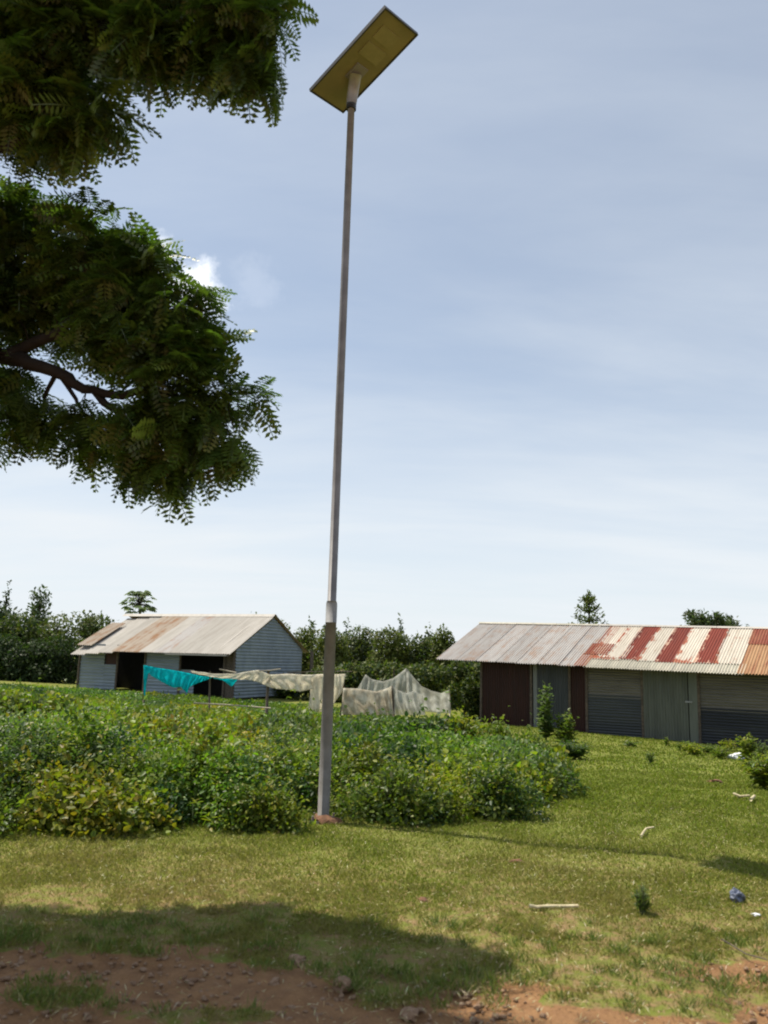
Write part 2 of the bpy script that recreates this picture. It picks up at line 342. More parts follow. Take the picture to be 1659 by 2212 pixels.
for x, y, r0 in keep:
    e = float(edgedist(np.array([x]), np.array([y]))[0])
    r = r0*rng.uniform(.85, 1.5); hh = (.16+.78*float(vnoise(x*.75+5, y*.75, 41))+.20*rng.random())*min(1, .32+e*.75)
    if y > 12.5: hh *= max(.34, 1-(y-12.5)*.13)*rng.uniform(.8, 1.25)
    if y > 14.5: hh *= .6
    if y > 17.5: hh = min(hh, rng.uniform(.03, .09))
    if x > .3: hh *= .78
    if y > 10: hh *= .75+.7*float(vnoise(x*.35, y*.35, 77))
    bump = .62+.75*float(vnoise(x*.9+3, y*.55+8, 222))**1.5
    if y > 9.4: hh = min(hh*.95, .66)*bump
    if y > 11: hh = min(hh, .60)
    if y < 9.4: hh *= .8+.4*float(vnoise(x*1.1, y*.5, 223))
    t = float(fbm(x*.45+3, y*.45, 51)); q = rng.random()
    cols = GREENS
    if t > .60 and q < .7: cols = LIME
    elif t < .40 and q < .7: cols = BLUISH
    elif q > .9: cols = LIME
    elif q < .12: cols = DARK
    if x < -1.0 and (q > .97 or (warm0(x, y) > .78 and q > .35)): cols = YELLOW
    tone = .62+.85*float(vnoise(x*1.1+11, y*.9, 123)); warm = float(vnoise(x*.7, y*.6+4, 321)); cols = [(c_[0]*tone*(.70+.38*warm), c_[1]*tone, c_[2]*tone) for c_ in cols]
    z = float(ztn(x, y))
    if y < 10.2: L, W, dens, fine = .050, .032, 2300, True
    elif y < 13.5: L, W, dens, fine = .065, .044, 1150, True
    elif y < 19: L, W, dens, fine = .09, .06, 520, False
    else: L, W, dens, fine = .13, .085, 240, False
    if y > 17.5: L, W, dens = .08, .055, 420
    if q > .82: L *= 1.5; W *= 1.5; dens *= .55
    n = int(dens*(r*r*1.6+r*hh*1.9)); parts.append(dome_leaves((x, y, z), r, hh*1.15, n, L, W, cols, fine, low=-.02)); nlump += 1
# upright sprigs poking out of the mass, so the top edge is ragged
for _ in range(3000):
    i = rng.integers(len(keep)); x, y, r = keep[i]
    if y > 22: continue
    x += rng.normal(0, .15); y += rng.normal(0, .15); z = float(ztn(x, y)); h = rng.uniform(.5, .95)*(1 if y < 9.6 else .80 if y < 11 else .68 if y < 12.5 else .36 if y < 16 else .16)*(.8 if x > .3 else 1)
    e = float(edgedist(np.array([x]), np.array([y]))[0]); h *= min(1, .35+e*.8)
    n = 16; tt = rng.uniform(.3, 1, n); a = rng.uniform(0, 6.28, n); lean = rng.normal(0, .12, 2)
    P = np.stack([x+lean[0]*tt, y+lean[1]*tt, z+h*tt], 1); Dv = np.stack([np.cos(a), np.sin(a), rng.uniform(.1, .9, n)], 1)
    lf = rng.choice([.6, .85, 1.3]); slim = rng.choice([.018, .034, .045])
    parts.append(leaves(P, Dv, np.tile([0, 0, 1.], (n, 1))+unit(n)*.3, np.full(n, .085*lf)*(1.25-tt*.6)*(1.4 if y > 13 else 1), np.full(n, slim)*(1.4 if y > 13 else 1), pal(n, [GREENS, LIME, BLUISH][rng.integers(3)])))
# split fine (6-vert) and coarse (4-vert) leaves share one quad list
V, Fq, C = join(parts)
tag(obj('undergrowth', np_mesh('undergrowth', V, Fq, M['leaf_glossy'], C)), 'dense waist high green weeds and creepers filling the plot behind the lamp post', 'undergrowth', kind='stuff')
NU = len(Fq)
# dark litter and stalks under the weeds
mb = []
n = 5000; x = rng.uniform(-9, 3.2, n); y = rng.uniform(7, 14, n); ok = inside(x, y); x = x[ok]; y = y[ok]; n = len(x)
P = np.stack([x, y, ztn(x, y)], 1); Dv = np.stack([rng.normal(0, .25, n), rng.normal(0, .25, n), np.ones(n)], 1)
V, Fq, C = leaves(P, Dv, unit(n), rng.uniform(.25, .5, n), np.full(n, .012), pal(n, [(.06, .07, .025), (.09, .07, .04)]), False)
tag(obj('weed_stalks', np_mesh('weed_stalks', V, Fq, M['blade'], np.clip(C, .01, 1))), 'thin bare stalks standing under the green weeds', 'stalks', kind='stuff')
# ------------------------------------------------------------------ grass
def blades(n, x0, x1, y0, y1, h, wd, cols, wts, seed, dirtcut=.5, lay=.85):
    x = rng.uniform(x0, x1, n); y = rng.uniform(y0, y1, n)
    k = (rng.random(n) > np.clip((6.3-y)*1.2, 0, .8)*(fbm(x*3.1+9, y*3.1, 33) > .53)) & (np.abs(x) < y*.56+.35) & ~(inside(x, y) & (edgedist(x, y) > .35)) & (y < 27.5-x*.636)
    dm = dirt_amount(x, y); k &= rng.random(n) > (dm*1.35-.1)
    k &= rng.random(n) < np.clip((fbm(x*2.2, y*2.2, 61)-.22)*2.4, .38, 1)
    x = x[k]; y = y[k]; n = len(x); t = fbm(x*.8, y*.8, seed+5); t2 = fbm(x*3, y*3, seed+6)
    c = pal(n, cols, wts, .22); sh = np.clip((t-.35)*2.2, 0, 1)[:, None]*.5+np.clip((t2-.4)*2, 0, 1)[:, None]*.3
    fr = np.clip((9.3-y)/2.6, .12, 1)[:, None]; sh = np.clip(sh*1.15+np.clip((7.6-y)*.16, 0, .38)[:, None], 0, .92)*fr
    c = c*(1-sh)+np.array([.27, .215, .082])*sh
    z = ztn(x, y)+((fbm(x*.8, y*.8, 21)-.5)*.05+(fbm(x*4, y*4, 22)-.5)*.03)*1.0-.004
    P = np.stack([x, y, z], 1); Dv = np.stack([rng.normal(0, lay, n), rng.normal(0, lay, n), np.full(n, 1.)], 1)
    hh = h*rng.uniform(.5, 1.4, n)*(.6+.9*t2)
    return leaves(P, Dv, unit(n), hh, np.full(n, wd), c, False)
G = [(.170, .205, .026), (.195, .225, .030), (.135, .172, .022), (.20, .21, .045), (.27, .24, .10)]
gp = [blades(230000, -3.6, 3.6, 4.0, 6.4, .030, .0055, G, [.3, .25, .2, .15, .1], 61),
      blades(210000, -5, 5.4, 6.4, 9.6, .034, .0075, G, [.3, .3, .2, .15, .05], 62),
      blades(120000, .6, 8, 9.6, 14, .04, .012, G, [.32, .33, .22, .1, .03], 63),
      blades(90000, 1.5, 13, 14, 26.5, .045, .024, G, [.32, .33, .25, .1, .0], 64)]
V, Fq, C = join(gp)
tag(obj('grass', np_mesh('grass', V, Fq, M['blade'], C)), 'short green and yellowing turf in front of the lamp post', 'grass', kind='stuff')
NG = len(Fq)
# taller tufts along the dirt edge
tp = []
for _ in range(520):
    x = rng.uniform(-2.6, 2.7); y = rng.uniform(4.1, 5.6)
    dm = float(dirt_amount(np.array([x]), np.array([y]))[0])
    if dm > .75 or (dm < .02 and rng.random() < .75): continue
    n = 42; P = np.tile([x, y, 0.], (n, 1))+rng.normal(0, 1, (n, 3))*np.array([.035, .03, 0])
    Dv = np.stack([rng.normal(0, .6, n), rng.normal(0, .6, n), np.ones(n)], 1)
    c = pal(n, [(.12, .16, .035), (.16, .19, .045), (.09, .13, .035), (.34, .29, .15)], [.4, .3, .2, .1])
    tp.append(leaves(P, Dv, unit(n), rng.uniform(.03, .085, n), np.full(n, .005), c, False))
V, Fq, C = join(tp)
tag(obj('grass_tufts', np_mesh('grass_tufts', V, Fq, M['blade'], C)), 'taller ragged grass tufts along the edge of the red dirt', 'grass', kind='stuff')
# straw scraps lying on turf and dirt
n = 17000; x = rng.uniform(-3.2, 4.6, n); y = 4+rng.random(n)**1.3*6
k = (np.abs(x) < y*.52) & (rng.random(n) < fbm(x*1.5, y*1.5, 71)*1.6-.35+(x > 0)*.2) & ~inside(x, y); x = x[k]; y = y[k]; n = len(x); a = rng.uniform(0, 6.28, n)
z = ((fbm(x*.8, y*.8, 21)-.5)*.05+(fbm(x*4, y*4, 22)-.5)*.03)+.022
V, Fq, C = leaves(np.stack([x, y, z], 1), np.stack([np.cos(a), np.sin(a), rng.normal(.1, .35, n)], 1), np.tile([0, 0, 1.], (n, 1)), rng.uniform(.015, .06, n), np.full(n, .005), pal(n, [(.46, .38, .21), (.34, .24, .13), (.60, .53, .36), (.20, .13, .07)]), False)
tag(obj('dry_straw', np_mesh('dry_straw', V, Fq, M['blade'], np.clip(C, .02, .9))), 'short pale bits of dry straw scattered over the turf', 'straw', kind='stuff')
# ------------------------------------------------------------------ stones and clods
def rock(name, c, s, mat, flat=.6, sub_=2):
    u = []; 
    import bmesh
    bm = bmesh.new(); bmesh.ops.create_icosphere(bm, subdivisions=sub_, radius=1.); sd = rng.random(3)*50
    for v in bm.verts:
        k = .35+1.2*float(vnoise(v.co.x*1.3+sd[0]+v.co.z, v.co.y*1.3+sd[1]+v.co.z*.7, 81)); v.co = Vector((v.co.x*s*k, v.co.y*s*k*.8, v.co.z*s*flat*k))
    me = bpy.data.meshes.new(name); bm.to_mesh(me); bm.free(); me.materials.append(mat); return me
pm = [rock('pebble', 0, .028, M['stone'], sub_=1) for _ in range(6)]
pv = []; pf = []; o_ = 0
for _ in range(2600):
    x = rng.uniform(-2.4, 2.6); y = rng.uniform(4.05, 5.3)
    if dirt_amount(np.array([x]), np.array([y]))[0] < .3: continue
    me = pm[rng.integers(6)]; vv = np.array([v.co[:] for v in me.vertices]); s = rng.uniform(.1, .95)**2.4; a = rng.uniform(0, 6.28)
    R2 = np.array([[math.cos(a), -math.sin(a), 0], [math.sin(a), math.cos(a), 0], [0, 0, 1]]); vv = (vv*s)@R2.T+[x, y, -.015]
    pv.append(vv); pf.append(np.array([p.vertices[:] for p in me.polygons])+o_); o_ += len(vv)
tag(obj('gravel', np_mesh('gravel', np.concatenate(pv), np.concatenate(pf), M['stone'])), 'small loose stones strewn over the red dirt', 'gravel', kind='stuff')
ROCKS = [(640, 2072, .05, 'pale stone on the shaded dirt below the yellow lit tuft'), (880, 2190, .055, 'long pale stone at the bottom in the shaded dirt'), (745, 2128, .06, 'flat brown stone half buried in shaded dirt'), (592, 2122, .035, 'small round stone left of the flat brown one'),
         (1294, 1826, .045, 'tan stone on the turf above the pole shadow'), (1640, 1690-70+0, .0, ''), (1290, 2100, .05, 'small clod of earth at the grass edge by the dirt'), (1350, 1958, .0, ''), (1033, 2175, .03, 'small stone on the sunlit dirt near the shade edge'), (1368, 2168, .035, 'low stone in the sunlit dirt at the bottom')]
for px, py, s, lab in ROCKS:
    if s == 0: continue
    p = gnd(px, py); o = obj('stone', rock('stone', 0, s, M['stone']), loc=(p.x, p.y, p.z-s*.12)); o.rotation_euler.z = rng.uniform(0, 3); tag(o, lab, 'stone', 'loose stones on the ground')
for px, py, s, lab in ((1120, 1862, .07, 'reddish brown heap of soil on the turf left of the stick'), (916, 1946, .045, 'small dark clod on the turf beside the tree shadow'), (1545, 1693, .11, 'brown molehill of soil in the grass before the tin shops')):
    p = gnd(px, py); o = obj('soil_heap', rock('soil_heap', 0, s, M['soil_lump'], .5), loc=p); tag(o, lab, 'soil heap', 'soil heaps on the turf')
# ------------------------------------------------------------------ litter
def crumple(name, px, py, s, mat, lab, cat, h=.5):
    import bmesh
    bm = bmesh.new(); bmesh.ops.create_icosphere(bm, subdivisions=3, radius=1.); sd = rng.random()*40
    for v in bm.verts:
        k = .35+1.1*float(fbm(v.co.x*2.6+sd+v.co.z*2, v.co.y*2.6+v.co.z*1.7, 91, 3)); v.co = Vector((v.co.x*s*k*1.2, v.co.y*s*k, v.co.z*s*h*k))
    me = bpy.data.meshes.new(name); bm.to_mesh(me); bm.free(); me.materials.append(mat)
    p = gnd(px, py); o = obj(name, me, loc=(p.x, p.y, p.z+s*h*.5)); tag(o, lab, cat); return o
crumple('plastic_bag', 1594, 1642, .15, M['white_bag'], 'crumpled white plastic bag in the weeds before the right shed', 'bag', .7)
crumpleB = crumple('plastic_bag', 1593, 1946, .055, M['blue_bag'], 'crumpled blue grey plastic bag on the turf at the right', 'bag', 1.0)
crumple('paper_scrap', 1208, 1655, .09, M['white_bag'], 'white scrap beside the tip of the weed thicket', 'litter', .5)
crumple('paper_scrap', 1162, 1760, .035, M['white_bag'], 'tiny white scrap near the weed thicket edge', 'litter')
crumple('paper_scrap', 1633, 1977, .03, M['white_bag'], 'small white scrap below the blue grey bag', 'litter', .3)
def stick(name, pts, r, mat, lab, cat, grp=None):
    mb = MB(); q = []
    for i, (px, py) in enumerate(pts):
        p = gnd(px, py); q.append((p.x, p.y, p.z+r*1.2+.022))
    mb.tube(q, [r*(1-.25*i/len(q)) for i in range(len(q))], 6); o = mb.build(name, mat, smooth_=True); return tag(o, lab, cat, grp)
stick('cane_stalk', [(1144, 1970), (1160, 1973), (1185, 1971), (1222, 1971), (1249, 1970)], .014, M['straw'], 'pale dry cane stalk lying flat on the turf', 'stick')
stick('dry_husk', [(1385, 1815), (1390, 1806), (1396, 1798), (1412, 1795)], .012, M['straw'], 'curled dry husk on the turf beside the tan stone', 'husk', 'dry husks on the turf')
stick('dry_husk', [(1586, 1722), (1600, 1728), (1618, 1726)], .018, M['straw'], 'pale dry husk lying left of the other below the white bag', 'husk', 'dry husks on the turf')
stick('dry_husk', [(1622, 1736), (1630, 1728)], .022, M['straw'], 'short thick dry husk furthest right below the white bag', 'husk', 'dry husks on the turf')
stick('dry_branch', [(1560, 2040), (1590, 2058), (1612, 2072), (1659, 2085)], .005, M['wood'], 'thin dry twig in the grass near the right dirt patch', 'twig')
# ------------------------------------------------------------------ single plants
def plant(name, px, py, h, r, n, L, W, cols, lab, cat, grp=None, stalks=4, upright=.5, y=None):
    p = gnd(px, py); t = empty(name, (p.x, p.y, p.z), lab, cat, grp); pr = []; mb = MB()
    for k in range(stalks):
        a = rng.uniform(0, 6.28); q = Vector((math.cos(a)*r*.5*(stalks > 1), math.sin(a)*r*.5*(stalks > 1), h*rng.uniform(.65, 1))) if k else Vector((0, 0, h))
        mb.tube([(0, 0, -.02), q*.5+Vector((0, 0, .04)), q], [.012, .009, .004], 5)
        m = n//stalks; tt = rng.uniform(.15, 1, m); aa = rng.uniform(0, 6.28, m)
        P = np.outer(tt, np.array(q))+rng.normal(0, r*.12, (m, 3))*np.array([1, 1, .3]); Dv = np.stack([np.cos(aa), np.sin(aa), np.full(m, upright)+rng.normal(0, .35, m)], 1)
        sz = (1.3-tt*.8)*rng.uniform(.7, 1.2, m); pr.append(leaves(P, Dv, np.tile([0, 0, 1.], (m, 1))+unit(m)*.35, L*sz, W*sz, pal(m, cols)))
    V, Fq, C = join(pr); obj('foliage', np_mesh('foliage', V, Fq, M['leaf_glossy'], C), t); mb.build('stem', M['stem'], t); return t
plant('tall_weed', 1180, 1610, 1.40, .42, 420, .17, .10, BLUISH, 'tallest upright broad leaved weed before the maroon wall', 'weed', 'tall weeds beside the right shed', 3)
plant('tall_weed', 1222, 1615, .85, .48, 420, .16, .10, BLUISH+GREENS, 'shorter broad leaved weed right of the tallest one', 'weed', 'tall weeds beside the right shed', 5)
plant('low_shrub', 1240, 1642, .38, .50, 700, .10, .06, BLUISH+DARK, 'low round dark shrub on the turf by the thicket tip', 'shrub', None, 12, .3)
plant('low_shrub', 1388, 1975, .17, .10, 420, .05, .010, BLUISH, 'small spiky dark green tuft alone on the turf', 'shrub', None, 9, .8)
plant('low_shrub', 1405, 1650, .20, .14, 90, .09, .03, BLUISH, 'faint bluish sprig on the turf before the tin door', 'shrub', None, 4, .8)
plant('low_shrub', 1620, 1655, .62, .35, 330, .13, .07, LIME+GREENS, 'tall light green weed by the white plastic bag', 'weed', None, 5, .5)
plant('low_shrub', 1652, 1705, .48, .42, 600, .11, .06, LIME+GREENS, 'lime green bush at the right edge of the turf', 'shrub', None, 10, .4)
plant('low_shrub', 1362, 1612, .12, .4, 90, .12, .05, BLUISH, 'flat pale weed at the foot of the tin wall', 'weed', None, 5, .2)
plant('low_shrub', 1440, 1612, .22, .12, 60, .09, .05, GREENS, 'small weed at the foot of the greenish tin door', 'weed', None, 3, .5)
for i, (px, py, h) in enumerate(((1480, 1622, .22), (1500, 1632, .26), (1530, 1628, .2), (1556, 1640, .3), (1575, 1622, .26), (1640, 1640, .4), (1655, 1675, .4))):
    plant('low_weed', px, py, h, .4, 260, .09, .05, [GREENS, LIME, BLUISH][i % 3], ['sparse weed right below the tin door corner', 'ragged weed on the turf before the dark tin wall', 'low weed at the foot of the dark tin wall', 'bushy weed left of the white plastic bag', 'low weed behind the white plastic bag', 'weed right of the white plastic bag', 'dense weed at the right edge above the lime bush'][i], 'weed', 'weeds before the right shed', 7, .4)
def bush(px, py, r, h, n, L, W, cols, lab, name='leafy_bush'):
    p = gnd(px, py); t = empty(name, p, lab, 'bush'); V, Fq, C = join([dome_leaves((rng.normal(0, r*.42), rng.normal(0, r*.25), 0), r*rng.uniform(.4, .8), h*rng.uniform(.45, 1.), n//5, L*rng.uniform(.8, 1.2), W, cols) for _ in range(6)])
    obj('foliage', np_mesh('foliage', V, Fq, M['leaf_glossy'], C), t); mb = MB()
    for k in range(6):
        a = k*1.05; mb.tube([(0, 0, -.03), (math.cos(a)*r*.4, math.sin(a)*r*.4, h*.5), (math.cos(a)*r*.7, math.sin(a)*r*.7, h*.8)], [.012, .008, .003], 5)
    mb.build('stem', M['stem'], t)
bush(372, 1680, .60, .75, 2000, .09, .055, YELLOW, 'yellow orange tinted bush in the middle of the thicket', 'yellowing_bush')
bush(190, 1790, .55, .50, 2600, .065, .045, YELLOW+LIME, 'yellow green bush near the front left edge', 'yellowing_bush')
bush(50, 1770, .45, .6, 2200, .06, .04, YELLOW+DARK, 'brownish yellow bush at the far left edge', 'yellowing_bush')
bush(1060, 1762, .42, .58, 3200, .055, .035, DARK+GREENS, 'dark rounded bush at the right front of the thicket')
bush(850, 1772, .42, .58, 3200, .055, .034, GREENS+BLUISH, 'dark bush just right of the lamp post foot')
bush(575, 1790, .30, .42, 2400, .05, .033, GREENS+LIME, 'low bright green bush left of the lamp post foot')
bush(930, 1600, 1.0, .55, 2200, .12, .07, BLUISH+DARK, 'bluish green bush in front of the grey nets')
bush(70, 1560, .9, .75, 1500, .15, .09, LIME+BLUISH, 'rounded pale bush left of the left shed')
for px, py, r_, h_, cl_, lab in ((200, 1600, .8, .62, GREENS, 'leafy bush in the weeds before the left end of the hut'), (325, 1592, .7, .66, BLUISH, 'dark green bush in front of the hut doorway'), (500, 1600, .7, .55, LIME, 'light green bush below the small turquoise remnant'),
    (625, 1592, .8, .68, GREENS, 'bush in front of the cream cloth left of the lamp pole'), (790, 1600, .9, .55, BLUISH, 'low bush before the nearest pale net screen'), (1010, 1605, .7, .55, LIME, 'light green bush left of the maroon wall'), (1085, 1625, .6, .60, GREENS, 'bush at the foot of the maroon wall'), (20, 1560, 1.0, .7, GREENS, 'bush at the left edge in the middle distance')):
    bush(px, py, r_, h_, 1500, .10, .062, cl_, lab)
# ------------------------------------------------------------------ solar street lamp
pb = gnd(698, 1775); ptop = Vector((-.515, 8.725, 8.36)); pb.z = 0
lamp = empty('solar_street_lamp', pb, 'tall thin galvanised pole with a tilted solar panel lamp on top', 'street lamp')
lean = (ptop-pb)
def on(t): return lean*t
mb = MB(); mb.tube([on(0), on(.10), on(.262)], [.062, .061, .058], 20); mb.build('lower_pole', M['galv_low'], lamp, True)
mb = MB(); mb.tube([on(.263), on(.5), on(.75), on(.99)], [.048, .046, .044, .041], 20); mb.build('upper_pole', M['galv'], lamp, True)
mb = MB(); mb.tube([on(.242), on(.266), on(.269)], [.0605, .0605, .052], 20); mb.build('joint_collar', M['galv_pale'], lamp, True)
me = rock('base_mound', 0, .17, M['soil_lump'], .45); obj('base_mound', me, lamp)
mb = MB(); mb.box((0, 0, .012), (.13, .13, .012)); mb.build('base_plate', M['galv_low'], lamp)
for sx in (-1, 1):
    for sy in (-1, 1): MB().tube([(sx*.1, sy*.1, .02), (sx*.1, sy*.1, .07)], .012, 6).build('anchor_bolt', M['galv_low'], lamp)
# scattered litter stones at the foot
PC = Vector((-.38, 8.451, 8.552)); PX = Vector((.688, -.654, .315)).normalized(); PN = Vector((-.255, .188, .948)); PN = (PN-PX*PN.dot(PX)).normalized(); PY = PN.cross(PX)
PMX = Matrix((( *PX, 0), (*PY, 0), (*PN, 0), (0, 0, 0, 1))).transposed(); PMX = Matrix.Translation(PC-pb) @ PMX
Lh, Wh = .65, .282
def P3(x, y, z): return PMX @ Vector((x, y, z))
mb = MB(); mb.box((0, 0, .012), (Lh-.022, Wh-.022, .012), PMX); ho = mb.build('housing', M['panel_under'], lamp)
for c, h in (((0, Wh-.01, .014), (Lh, .010, .022)), ((0, -Wh+.01, .014), (Lh, .010, .022)), ((Lh-.01, 0, .0141), (.010, Wh-.0205, .0218)), ((-Lh+.01, 0, .0141), (.010, Wh-.0205, .0218))):
    MB().box(c, h, PMX).build('frame_rail', M['panel_frame'], lamp)
MB().box((0, 0, .0295), (Lh-.0215, Wh-.0215, .005), PMX).build('solar_module', M['panel_top'], lamp)
sk = MB()
for cx in (.16, .40):
    MB().box((cx, 0, -.004), (.09, .15, .0039), PMX).build('light_window', M['led'], lamp)
tl = lean*.988
_d = ray(768, 160); _c = Vector((0, 0, EYE)); hit = _c+_d*((PC-_c).dot(PN)/_d.dot(PN))-pb
mpt = PMX.inverted() @ hit
mb = MB(); mb.tube([tl-Vector((0, 0, .03)), tl.lerp(hit, .5)+Vector((0, 0, -.01)), hit-PN*.002], [.062, .068, .072], 20); mb.build('mount_socket', M['mount'], lamp, True)
MB().box((mpt.x+.02, mpt.y, -.008), (.11, .09, .0078), PMX).build('mount_bracket', M['galv'], lamp)
MB().tube([on(.974), on(.9865)], [.060, .060], 16).build('clamp_ring', M['panel_frame'], lamp, True)
# ------------------------------------------------------------------ corrugated sheets
_sc = {}
def sheet_mesh(wd, ln, mat, wave=.076, amp=.017, per=6, rows=1):
    k = (round(wd, 3), round(ln, 3), mat.name)
    if k in _sc: return _sc[k]
    n = max(6, int(round(wd/wave*per))); x = np.linspace(0, wd, n+1); z = amp*np.sin(x/wave*2*math.pi); V = []
    for j in range(rows+1):
        for a, b in zip(x, z): V.append((a, ln*j/rows, b))
    Fc = [(j*(n+1)+i, j*(n+1)+i+1, (j+1)*(n+1)+i+1, (j+1)*(n+1)+i) for j in range(rows) for i in range(n)]
    me = np_mesh('roof_sheet', np.array(V), np.array(Fc), mat, None, True); _sc[k] = me; return me
def axes(o, ex, ey):
    ex = ex.normalized(); ey = (ey-ex*ey.dot(ex)).normalized(); ez = ex.cross(ey); m = Matrix((ex, ey, ez)).transposed().to_4x4(); m.translation = o; return m
def put_sheet(name, parent, o, ex, ey, wd, ln, mat, lab=None, jit=.004, wave=.076):
    m = axes(o, ex, ey) @ Matrix.Rotation(rng.normal(0, jit), 4, 'Z') @ Matrix.Rotation(rng.normal(0, jit*.6), 4, 'Y')
    ob = obj(name, sheet_mesh(wd, ln, mat, wave), parent, M=m)
    if lab: ob['label'] = lab
    return ob
UP = Vector((0, 0, 1))
# ---- right shed: tin shop row
E = Vector((.844, -.537, 0)); N = Vector((.537, .844, 0)); A = aty(941, 1425, 26.0)
Eslope = (1.49-A.z)/9.7
def eave(s, w=0, z=0): return A+E*s+N*w+Vector((0, 0, s*Eslope+w*.405+z))
def roof_sw(px, py):
    d = ray(px, py); ex = E+Vector((0, 0, Eslope)); ey = N+Vector((0, 0, .405)); n = ex.cross(ey); C0 = Vector((0, 0, EYE)); t = (A-C0).dot(n)/d.dot(n); p = C0+d*t-A
    return p.dot(E), p.dot(N)
def wall_s(px, py, w0):
    d = ray(px, py); C0 = Vector((0, 0, EYE)); o = A+N*w0; t = (o-C0).dot(N)/d.dot(N); p = C0+d*t-o; return p.dot(E)
shed = empty('tin_shop_row', (A+E*5+N*2.5).to_3d()*1, 'long low tin shop row under a grey roof patched with red and white sheets', 'shed')
shed.location.z = zt(shed.location.x, shed.location.y)
W2 = 3.17; RL = math.hypot(W2, W2*.405); ey = (N+Vector((0, 0, .405)))
exr = E+Vector((0, 0, Eslope))
SEND = 13.2
# full length grey sheets on the left part
s1 = roof_sw(1215, 1447)[0]; k = 0; s = 0.
while s < s1-.1:
    wd = .665; put_sheet('roof_sheet', shed, eave(s, rng.uniform(-.02, .02), .012+.004*(k % 2)), exr, ey, wd+.05, RL, M['tin_grey']); s += wd; k += 1
sg = s
def roofpiece(s0, s1_, w0, w1, mat, z, lab=None):
    ob = put_sheet('roof_sheet', shed, eave(s0, w0, z), exr, ey, s1_-s0+.03, (w1-w0)*RL/W2, mat, lab, .006); return ob
# upper courses, boundaries read where the sheets meet the ridge
ub = [sg, sg+.32]
for px in (1186+470*.285, 1186+690*.285, 1186+815*.285, 1186+945*.285, 1186+1065*.285, 1186+1210*.285, 1186+1350*.285, 1186+1540*.285): ub.append(roof_sw(px, 1253.7+375*.285)[0])
print('roof bounds', [round(x, 2) for x in ub], 's1', s1)
umat = ['tin_redorange', 'tin_white', 'tin_white', 'tin_red', 'tin_white', 'tin_red', 'tin_white', 'tin_red', 'tin_white']
for i in range(len(ub)-1):
    a, b = ub[i], ub[i+1]; w0 = .52 if i > 1 else 1.45
    m2 = umat[i] if i < len(umat) else 'tin_white'
    if b-a > .85:
        mid = (a+b)/2; roofpiece(a, mid, w0, W2, M[m2], .020+.004*(i % 2)); roofpiece(mid, b, w0-.03, W2, M[m2], .026+.004*(i % 2))
    elif b > a: roofpiece(a, b, w0+rng.uniform(-.05, .04), W2, M[m2], .020+.005*(i % 2), {'tin_red': 'red painted roof sheet', 'tin_white': 'peeling white roof sheet'}.get(m2))
s = ub[-1]
# orange sheets at the right, in two laps
while s < SEND:
    roofpiece(s, s+.68, -.02, 2.0, M['tin_orange'], .018, 'orange rusty roof sheet'); roofpiece(s+.02, s+.70, 1.93, W2, M['tin_redorange'], .032, 'rust red roof sheet'); s += .66
# patches over the join
roofpiece(sg-.12, sg+.55, .80, 1.62, M['tin_redorange'], .040, 'rusty red patch over the roof joint'); roofpiece(sg-.16, sg+.16, -.03, .86, M['tin_redorange'], .034, 'rusty strip at the eave')
roofpiece(sg+.42, sg+1.1, .62, 1.55, M['tin_white'], .024)
s = sg+.10; k = 0
while s < ub[-1]-.05:
    mt = M['tin_bluish'] if k == 8 else M['tin_eave']; roofpiece(s, s+.62, -.04, .60, mt, .008+.003*(k % 2)); s += .60; k += 1
# underlay so that no gap shows the inside, rear slope and ridge
mb = MB(); zz = -.03
def quadbox(p, q, r, s_, th):
    mb2 = MB(); n = (q-p).cross(s_-p).normalized()*th
    v = [p, q, r, s_]; mb2.v = [*v, *[a-n for a in v]]; mb2.f = [[0, 1, 2, 3], [7, 6, 5, 4], [0, 4, 5, 1], [1, 5, 6, 2], [2, 6, 7, 3], [3, 7, 4, 0]]; return mb2
def child(o, name, mb2, mat, smooth_=False):
    ob = obj(name, mb2.mesh(name, mat, smooth_), o, M=Matrix.Identity(4)); return ob
for s in np.arange(.1, SEND, 1.3):
    m2 = MB(); m2.tube([eave(s, .08, -.05), eave(s, W2-.05, -.05)], .03, 4); child(shed, 'rafter', m2, M['wood'])
for wv in (.12, 1.0, 2.0, 3.0):
    m2 = MB(); m2.tube([eave(0.05, wv, -.02), eave(SEND, wv, -.02)], .022, 4); child(shed, 'purlin', m2, M['wood'])
def back(s, u, z=0): return A+E*s+N*(W2+u)+Vector((0, 0, s*Eslope+(W2-u)*.405+z))
s = 0
while s < SEND:
    put_sheet('roof_sheet', shed, back(s, 0, .014), exr, N-Vector((0, 0, .405)), .70, RL, M['tin_grey']); s += .665
for a, b, mt in ((0, s1, 'tin_eave'), (s1+.01, SEND, 'tin_tan')):
    n_ = int((b-a)/1.8)+1
    for i in range(n_):
        u0 = a+(b-a)*i/n_; u1 = a+(b-a)*(i+1)/n_-.01; zj = rng.uniform(0, .012); m2 = MB(); p = [eave(u0, W2-.09, .04+zj), eave(u1, W2-.09, .04+zj), eave(u1, W2, .058+zj), eave(u0, W2, .058+zj), back(u1, .09, .04+zj), back(u0, .09, .04+zj)]
        m2.v = p; m2.f = [[0, 1, 2, 3], [3, 2, 4, 5]]; child(shed, 'ridge_cap', m2, M[mt])
